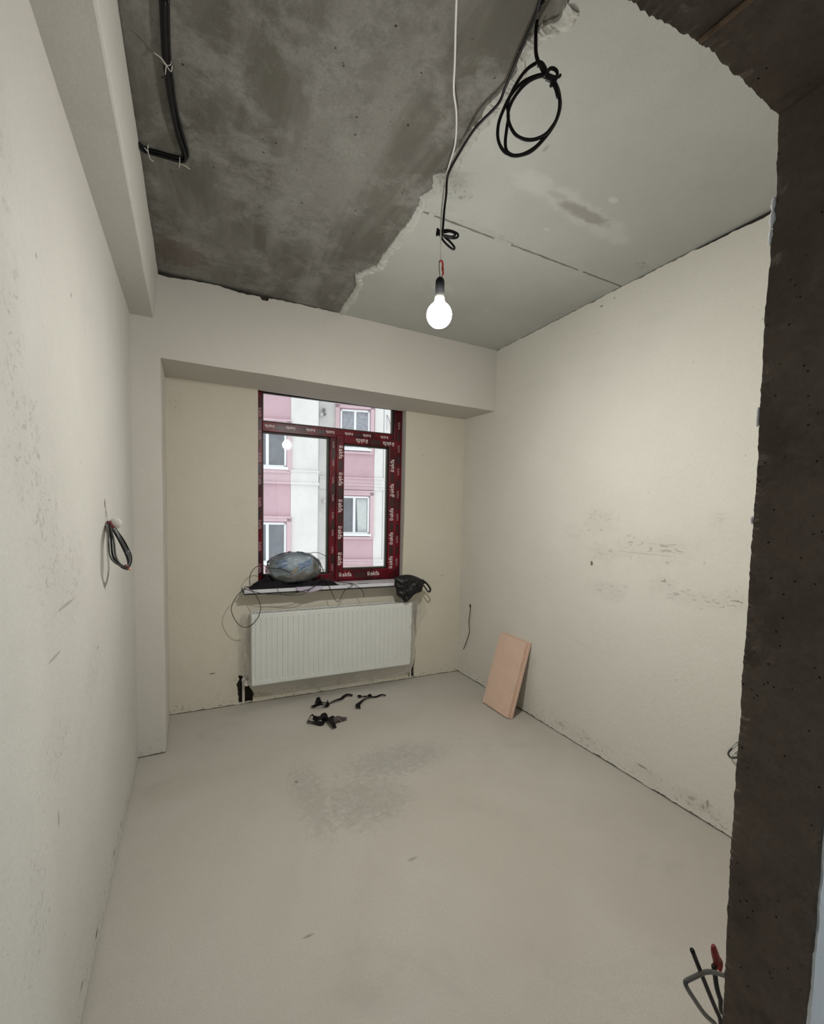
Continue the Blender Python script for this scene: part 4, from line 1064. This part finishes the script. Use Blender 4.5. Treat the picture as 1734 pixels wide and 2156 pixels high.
# black cloth under the bundle
def mound(name, x0, x1, d0, d1, hgt, mat, label, cat, seed, parent=None):
    m = MB(); rows = []
    nu, nv = 44, 16
    for i in range(nu + 1):
        row = []
        for k in range(nv + 1):
            u, v = i / nu, k / nv
            e = min(1, 4 * min(u, 1 - u)) ** 0.6 * min(1, 3.2 * min(v, 1 - v)) ** 0.6
            ex = 0.012 * n1(v * 5, seed) * (1 - e); ed = 0.010 * n1(u * 9, seed + 3) * (1 - e)
            z = ZS + 0.0015 + hgt(u) * e * (0.75 + 0.9 * n1(u * 7, v * 4, seed) + 0.3 * n1(u * 20, v * 9, seed)) 
            X_ = x0 + (x1 - x0) * u + ex; D_ = max(d0 - 0.004, d0 + (d1 - d0) * v + ed)
            qx, qy = (X_ - BC.x) / (RXB * 1.04), (yw(X_) + D_ - BC.y) / (RYB * 1.06)
            if qx * qx + qy * qy < 1: z = min(z, BC.z - RZB * 1.09 * (1 - qx * qx - qy * qy) ** 0.44)
            row.append(W(X_, D_, max(z, ZS + 0.0015)))
        rows.append(row)
    m.grid(rows)
    base = [[(p[0], p[1], ZS + 0.001) for p in r] for r in (rows[0], rows[-1])]
    return m.build(name, mat, parent, smooth=True, origin='base' if parent is None else None, label=label, cat=cat)
mound('black_cloth', 0.375, 1.045, -0.118, -0.004, lambda u: 0.085 * (1 - 0.5 * u) if u < 0.35 else (0.035 + 0.06 * max(0, u - 0.6)), M['black_cloth'], 'crumpled black cloth lying on sill under the wrapped bundle', 'cloth', 3.1)
# wrapped bundle
bun = empty('wrapped_bundle', (BC.x, BC.y, ZS + 0.02), 'round blue-grey package in clear plastic bag on the windowsill', 'package')
def bpt(th, ph, k=1.0, amp=1.0):
    d = Vector((math.sin(th) * math.cos(ph), math.sin(th) * math.sin(ph), math.cos(th)))
    q = 1 + amp * (0.06 * n1(d.x * 2.2, d.y * 2.2, d.z * 2.2) + 0.05 * n1(d.x * 5, d.y * 5, d.z * 5) + 0.02 * n1(d.x * 12, d.y * 12, d.z * 12))
    def sp(v, e): return math.copysign(abs(v) ** e, v)
    return BC + Vector((RXB * sp(d.x, 0.88), RYB * sp(d.y, 0.9), RZB * sp(d.z, 0.88))) * (k * q)
m = MB(); m.grid([[bpt(math.pi * i / 28, 2 * math.pi * j / 48, 0.94) for j in range(48)] for i in range(29)], closed_u=True)
m.build('contents', M['bundle'], bun, smooth=True)
def onb(u, w_, k):   # point on the room side of the bundle from local x and z fractions
    dx, dz = u, w_
    dy = -math.sqrt(max(0.02, 1 - dx * dx - dz * dz))
    th = math.acos(max(-1, min(1, dz / math.sqrt(dx * dx + dy * dy + dz * dz)))); ph = math.atan2(dy, dx)
    return bpt(th, ph, k)
def bpatch(name, poly, mat, k=0.958, n=10):
    # poly: (u, v0, v1) columns
    m = MB(); rows = []
    for (u, v0, v1) in poly: rows.append([onb(u, v0 + (v1 - v0) * t / n, k) for t in range(n + 1)])
    m.grid(rows); return m.build(name, mat, bun, smooth=True)
bpatch('grey_side', [(-0.72 + 0.1 * i, -0.75 + 0.02 * abs(i - 8), -0.50 + 0.10 * math.sin(i * 0.9) + 0.025 * i) for i in range(16)], M['bundle_grey'])
bpatch('grey_side', [(0.62 + 0.05 * i, -0.35 + 0.03 * i, 0.55 - 0.08 * i) for i in range(6)], M['bundle_grey'])
bpatch('tan_label', [(-0.20 + 0.03 * i, -0.42 + 0.05 * i, -0.20 + 0.045 * i) for i in range(8)], M['bundle_tan'], 0.962)
# blue block print on the wrapping, two groups of blurred strokes
m = MB()
random.seed(11)
def stroke(u, v, du, dv, w):
    L = math.hypot(du, dv); nx, ny = -dv / L * w, du / L * w
    m.add([onb(u + nx, v + ny, 0.972), onb(u + du + nx, v + dv + ny, 0.972), onb(u + du - nx, v + dv - ny, 0.972), onb(u - nx, v - ny, 0.972)], [(0, 1, 2, 3)])
for row in range(2):
    for i in range(6):
        u, v = -0.70 + 0.065 * i + 0.06 * row, 0.30 - 0.24 * row + 0.035 * i - 0.06
        stroke(u, v, 0.012, 0.15, 0.016); stroke(u - 0.01, v + (0.13 if i % 2 else 0.06), 0.06, 0.012, 0.018)
m.build('blue_print', M['bundle_blue'], bun, recalc=False); m = MB()
for row in range(2):
    for i in range(7):
        u, v = 0.04 + 0.075 * i - 0.02 * row, 0.16 - 0.22 * row + 0.045 * i - 0.03
        stroke(u, v, 0.014, 0.16, 0.018); stroke(u - 0.01, v + (0.04 if i % 3 else 0.14), 0.07, 0.014, 0.020)
m.build('blue_print', M['bundle_blue'], bun, recalc=False)
m = MB(); rows = []
for i in range(41):
    rows.append([])
    for j in range(72):
        th, ph = math.pi * i / 40, 2 * math.pi * j / 72
        p = bpt(th, ph, 1.0)
        d = (p - BC).normalized()
        p = p + d * (0.010 * abs(n1(d.x * 5, d.y * 5, d.z * 5)) + 0.005 * n1(d.x * 14, d.y * 14, d.z * 14))
        rows[-1].append(p)
m.grid(rows, closed_u=True)
m.build('plastic_bag', M['bag_film'], bun, smooth=True, label='crinkled clear plastic bag')

# thin black cable tangled around the bundle
root = empty('tangled_thin_cable', W(0.75, -0.10, 0.60), 'thin black cable looped around bundle and dangling over the sill edge', 'cable')
def strand(pts, r=0.0026): 
    m = MB(); m.tube(pts, r, 6, 7); m.build('strand', M['thin_black'], root, smooth=True)
strand([(0.488, 3.362, 1.071), (0.464, 3.363, 1.092), (0.416, 3.364, 1.079), (0.382, 3.366, 1.040), (0.369, 3.366, 0.983), (0.380, 3.366, 0.924), (0.414, 3.364, 0.866), (0.438, 3.364, 0.813), (0.445, 3.363, 0.768), (0.434, 3.364, 0.714), (0.402, 3.365, 0.668), (0.357, 3.367, 0.637), (0.312, 3.368, 0.646), (0.272, 3.370, 0.694), (0.246, 3.370, 0.768), (0.259, 3.370, 0.830), (0.299, 3.369, 0.890), (0.344, 3.367, 0.923), (0.373, 3.366, 0.934)])
strand([(0.372, 3.356, 0.935), (0.356, 3.357, 0.937), (0.336, 3.357, 0.938), (0.334, 3.357, 0.923), (0.356, 3.357, 0.912), (0.410, 3.355, 0.895), (0.475, 3.352, 0.877), (0.568, 3.349, 0.868), (0.660, 3.346, 0.865), (0.743, 3.343, 0.881), (0.813, 3.340, 0.900), (0.848, 3.339, 0.926), (0.884, 3.338, 0.966), (0.904, 3.337, 0.980)])
strand([(0.556, 3.347, 0.941), (0.563, 3.347, 0.906), (0.582, 3.346, 0.875), (0.621, 3.345, 0.860), (0.684, 3.343, 0.854), (0.743, 3.341, 0.858), (0.782, 3.339, 0.874), (0.807, 3.338, 0.898)], 0.0022)
strand([(0.487, 3.372, 1.067), (0.534, 3.370, 1.065), (0.571, 3.369, 1.061), (0.614, 3.367, 1.050), (0.646, 3.366, 1.031), (0.670, 3.365, 1.033)], 0.0032)
strand([(0.520, 3.403, 0.965), (0.496, 3.403, 1.006), (0.488, 3.404, 1.046), (0.494, 3.404, 1.080), (0.520, 3.403, 1.124), (0.567, 3.401, 1.158), (0.625, 3.399, 1.176), (0.673, 3.397, 1.181)])
strand([(0.825, 3.442, 1.161), (0.851, 3.441, 1.169), (0.893, 3.439, 1.166), (0.930, 3.438, 1.151), (0.962, 3.437, 1.131), (0.978, 3.436, 1.123)])
strand([(0.839, 3.391, 1.139), (0.880, 3.390, 1.099), (0.907, 3.389, 1.062), (0.920, 3.388, 1.025), (0.918, 3.388, 0.993), (0.897, 3.389, 0.968)], 0.0032)
strand([(0.910, 3.439, 1.024), (0.941, 3.437, 1.028), (0.974, 3.436, 1.022), (1.011, 3.435, 1.031), (1.011, 3.435, 1.004), (0.985, 3.436, 0.962), (0.953, 3.437, 0.948), (0.910, 3.439, 0.955)], 0.0022)
strand([(0.907, 3.429, 1.007), (0.944, 3.427, 1.011), (0.976, 3.426, 0.996), (1.003, 3.425, 0.990), (0.993, 3.426, 0.958), (0.961, 3.427, 0.943)], 0.0022)
strand([(0.899, 3.349, 0.984), (0.926, 3.348, 0.970), (0.943, 3.347, 0.950), (0.962, 3.347, 0.900), (0.982, 3.346, 0.850), (1.004, 3.345, 0.801), (1.030, 3.344, 0.779), (1.049, 3.344, 0.799), (1.065, 3.343, 0.834), (1.085, 3.342, 0.866), (1.115, 3.341, 0.886), (1.144, 3.340, 0.899), (1.141, 3.340, 0.916), (1.098, 3.342, 0.927), (1.019, 3.345, 0.941), (0.953, 3.347, 0.960), (0.910, 3.349, 0.979)])
strand([(0.932, 3.348, 0.959), (0.992, 3.346, 0.948), (1.075, 3.343, 0.930), (1.143, 3.340, 0.921), (1.190, 3.339, 0.896), (1.225, 3.337, 0.863), (1.243, 3.337, 0.829), (1.248, 3.336, 0.800)], 0.0022)
# lilac film scrap and sticker on the sill
m = MB(); rows = []
for i in range(13):
    u = i / 12
    x = 0.695 + 0.20 * u
    w_ = 0.5 + 0.5 * math.sin(u * math.pi)
    rows.append([W(x + 0.01 * k * 0.2, -0.06 - 0.0125 * k * 1.1, ZS + 0.004 + 0.003 * n1(u * 7, k)) for k in range(6)] + [W(x + 0.01, -0.134 - 0.004 * k, ZS + 0.004 - 0.014 * k * w_ + 0.003 * n1(u * 7, k, 3)) for k in range(1, 4)])
m.grid(rows)
o = m.build('lilac_film_scrap', M['lilac'], None, smooth=True, origin='base', label='pale lilac scrap of film hanging over sill edge below the bundle', cat='film scrap')
o.modifiers.new('thickness', 'SOLIDIFY').thickness = 0.001
stk = empty('paper_sticker', W(1.05, -0.09, ZS), 'small pale blue and white paper label lying on the sill', 'paper')
m = MB(); m.box(1.000, 1.052, -0.100, -0.068, ZS + 0.0012, ZS + 0.0022, m=W); m.build('blue_part', M['sticker'], stk)
m = MB(); m.box(1.052, 1.072, -0.100, -0.070, ZS + 0.0012, ZS + 0.0024, m=W); m.build('white_part', M['sticker_w'], stk)

# black plastic bag at the right end of the sill
bagc = Vector([(1.623, 3.318, 0.860)][0])
bag = empty('black_plastic_bag', (bagc.x, bagc.y, 0.73), 'crumpled black plastic bag with loop handle hanging off the sill end', 'bag')
ol = [(1.507, 3.322, 0.950), (1.541, 3.321, 0.965), (1.585, 3.319, 0.972), (1.649, 3.317, 0.972), (1.708, 3.315, 0.955), (1.767, 3.313, 0.927), (1.808, 3.311, 0.897), (1.788, 3.312, 0.887), (1.779, 3.312, 0.852), (1.763, 3.313, 0.822), (1.718, 3.315, 0.804), (1.692, 3.315, 0.794), (1.654, 3.317, 0.757), (1.613, 3.318, 0.732), (1.583, 3.319, 0.768), (1.551, 3.320, 0.788), (1.532, 3.321, 0.812), (1.528, 3.321, 0.853), (1.512, 3.322, 0.889), (1.514, 3.322, 0.924)]
ol = [Vector(p) for p in catmull(ol, 4, True)]
m = MB()
NRg = 12
def bagpt(f, i, sgn):
    p = bagc + (ol[i] - bagc) * f
    a = i / len(ol) * 6.28
    t = 0.052 * math.sqrt(max(0, 1 - f * f)) * (1 + 0.5 * n1(p.x * 22, p.z * 22, sgn) )
    t += 0.016 * (1 - f * f) * n1(p.x * 45, p.z * 30, sgn * 2) + 0.008 * (1 - f * f) * n1(p.x * 90, p.z * 110, sgn * 4)
    dd = -t if sgn > 0 else t * 0.45
    return (p.x, p.y + dd, p.z)
for sgn in (1, -1):
    m.grid([[bagpt(k / NRg, i, sgn) for i in range(len(ol))] for k in range(NRg + 1)], closed_u=True)
m.build('bag_body', M['black_bag'], bag, smooth=True)
m = MB(); m.ribbon([(1.765, 3.308, 0.925), (1.805, 3.306, 0.896), (1.836, 3.305, 0.861), (1.850, 3.305, 0.836), (1.844, 3.305, 0.816), (1.827, 3.306, 0.817), (1.807, 3.306, 0.842), (1.786, 3.307, 0.870), (1.772, 3.308, 0.886)], 0.016, 0.003, 5, lambda t: 0.9)
m.build('handle', M['black_bag'], bag, smooth=True)

# ------------------------------------------------------------------ the building opposite
fo = Vector((2.829, 14.361, 0))
apt = empty('apartment_building', fo, 'pink and white apartment block standing opposite the window', 'building', rz=math.radians(-16))
def fb(name, boxes, mat, parent=apt, bevel=0):
    m = MB()
    for b in boxes: m.box(*b)
    me_o = m.build(name, mat, None, bevel=bevel)
    me_o.parent = parent
    return me_o
T = 1.2
fb('pink_wall', [(-6.0, 0.0, 0, 0.4, -7, 11)], M['pink'])
fb('white_wall', [(0.0, 0.835, -0.02, 0.4, -7, 11), (0.80, 0.835, 0.4, T + 0.1, -7, 11)], M['white_stucco'])
fb('grey_wall', [(0.835, 1.43, T, T + 0.4, -7, 11)], M['grey_stucco'])
fb('pink_wall', [(1.43, 2.78, T, T + 0.4, -7, 11)], M['pink'])
fb('white_wall', [(2.78, 8.0, T - 0.02, T + 0.4, -7, 11)], M['white_stucco'])
fb('vertical_joint', [(3.095, 3.11, T - 0.026, T, -7, 11)], M['joint'])
fb('vertical_joint', [(0.832, 0.842, T - 0.005, T + 0.01, -7, 11)], M['joint'])
for zc in (-0.72, 2.33, 5.38):
    # cornice bands of the left block
    fb('cornice_band', [(-6.0, 0.0, -0.05, 0, zc + 0.06, zc + 0.40), (-6, 0.0, -0.10, 0, zc, zc + 0.07), (-6, 0.0, -0.09, 0, zc + 0.40, zc + 0.45)], M['pink_trim'])
    fb('cornice_band', [(0.0, 0.86, -0.07, 0, zc + 0.06, zc + 0.40), (0.0, 0.88, -0.12, 0.3, zc, zc + 0.07), (0.0, 0.88, -0.11, 0.3, zc + 0.40, zc + 0.45)], M['white_stucco'])
for zc in (-0.72, 2.20, 5.42):
    fb('cornice_band', [(1.43, 2.78, T - 0.05, T, zc + 0.08, zc + 0.46), (1.43, 2.78, T - 0.10, T, zc + 0.22, zc + 0.28), (1.43, 2.78, T - 0.10, T, zc + 0.46, zc + 0.51)], M['pink_trim'])
    fb('cornice_band', [(2.78, 8.0, T - 0.07, T, zc + 0.08, zc + 0.46), (2.78, 8.0, T - 0.12, T, zc + 0.20, zc + 0.26), (2.78, 8.0, T - 0.12, T, zc + 0.46, zc + 0.51)], M['white_stucco'])
    fb('cornice_band', [(0.86, 1.43, T - 0.05, T, zc + 0.08, zc + 0.46), (0.86, 1.43, T - 0.09, T, zc + 0.46, zc + 0.51)], M['grey_stucco'])
def far_window(x0, x1, z0, z1, t, mull, cur):
    e = bpy.data.objects.new('apartment_window', None); COL.objects.link(e); e.parent = apt
    fw = 0.07
    fb('surround', [(x0 - 0.16, x0 - 0.02, t - 0.10, t + 0.02, z0 - 0.12, z1 + 0.16), (x1 + 0.02, x1 + 0.15, t - 0.10, t + 0.02, z0 - 0.12, z1 + 0.16), (x0 - 0.16, x1 + 0.15, t - 0.10, t + 0.02, z1 + 0.03, z1 + 0.14), (x0 - 0.16, x1 + 0.15, t - 0.13, t + 0.02, z1 + 0.14, z1 + 0.20), (x0 - 0.16, x1 + 0.15, t - 0.10, t + 0.02, z0 - 0.18, z0 - 0.10)], M['pink_trim'], e)
    fb('window_frame', [(x0, x0 + fw, t - 0.035, t + 0.01, z0, z1), (x1 - fw, x1, t - 0.035, t + 0.01, z0, z1), (x0, x1, t - 0.035, t + 0.01, z1 - fw, z1), (x0, x1, t - 0.035, t + 0.01, z0, z0 + fw)] + [(mm - 0.045, mm + 0.045, t - 0.034, t + 0.01, z0, z1) for mm in mull], M['upvc'], e)
    fb('sill_ledge', [(x0 - 0.06, x1 + 0.06, t - 0.14, t, z0 - 0.07, z0 + 0.01)], M['upvc'], e)
    edges = [x0] + list(mull) + [x1]
    for k, (a, b) in enumerate(zip(edges, edges[1:])):
        fb('glass_pane', [(a + 0.04, b - 0.04, t - 0.012, t - 0.006, z0 + 0.05, z1 - 0.05)], M['far_glass'], e)
    for (a, b, za, zb, mt, taper) in cur:
        m = MB(); rows = []
        n = 26
        for zi in range(6):
            z = za + (zb - za) * zi / 5
            rows.append([(a + taper * (1 - zi / 5) * (1 - i / n) + (b - a) * i / n, t - 0.020 + 0.006 * math.sin(i * 1.5), z) for i in range(n + 1)])
        m.grid(rows); o = m.build('curtain', M[mt], None, smooth=True); o.parent = e
        o.modifiers.new('thickness', 'SOLIDIFY').thickness = 0.003
for z0 in (-0.20, 2.85, 5.90):
    far_window(-1.55, -0.135, z0, z0 + 1.30, 0.0, [-0.72], [])
far_window(1.56, 2.60, 3.72, 5.08, T, [2.08], [(1.64, 2.03, 3.80, 5.0, 'lace', 0), (2.14, 2.53, 3.80, 5.0, 'lace', 0)])
far_window(1.56, 2.625, 0.70, 2.05, T, [2.085], [(2.16, 2.54, 0.78, 1.96, 'curtain', 0.06)])
for (x, z) in ((0.998, 5.01), (1.02, 4.87)):
    m = MB(); m.lathe((x, T, z), [(0, -0.10), (0.045, -0.10), (0.055, -0.02), (0.055, 0.0)], 16, 'y')
    o = m.build('wall_vent', M['vent'], None); o.parent = apt
m = MB(); m.tube([(0.93, T - 0.01, 4.86), (0.93, T - 0.12, 4.83), (0.89, T - 0.2, 4.79)], 0.05, 10); o = m.build('flue_pipe', M['grey_stucco'], None, smooth=True); o.parent = apt
m = MB(); m.lathe((1.03, T, 1.84), [(0, -0.22), (0.05, -0.20), (0.05, -0.03), (0.09, -0.01), (0.09, 0)], 14, 'y')
o = m.build('flue_pipe', M['grey_stucco'], None, smooth=True); o.parent = apt
m = MB(); m.tube([(3.20, T - 0.02, 4.98), (3.29, T - 0.12, 4.72), (3.38, T - 0.06, 4.43)], 0.010, 6); m.tube([(3.20, T - 0.02, 4.98), (3.21, T - 0.02, 4.45)], 0.006, 5, spline=False)
o = m.build('cable_drop', M['vent'], None); o.parent = apt
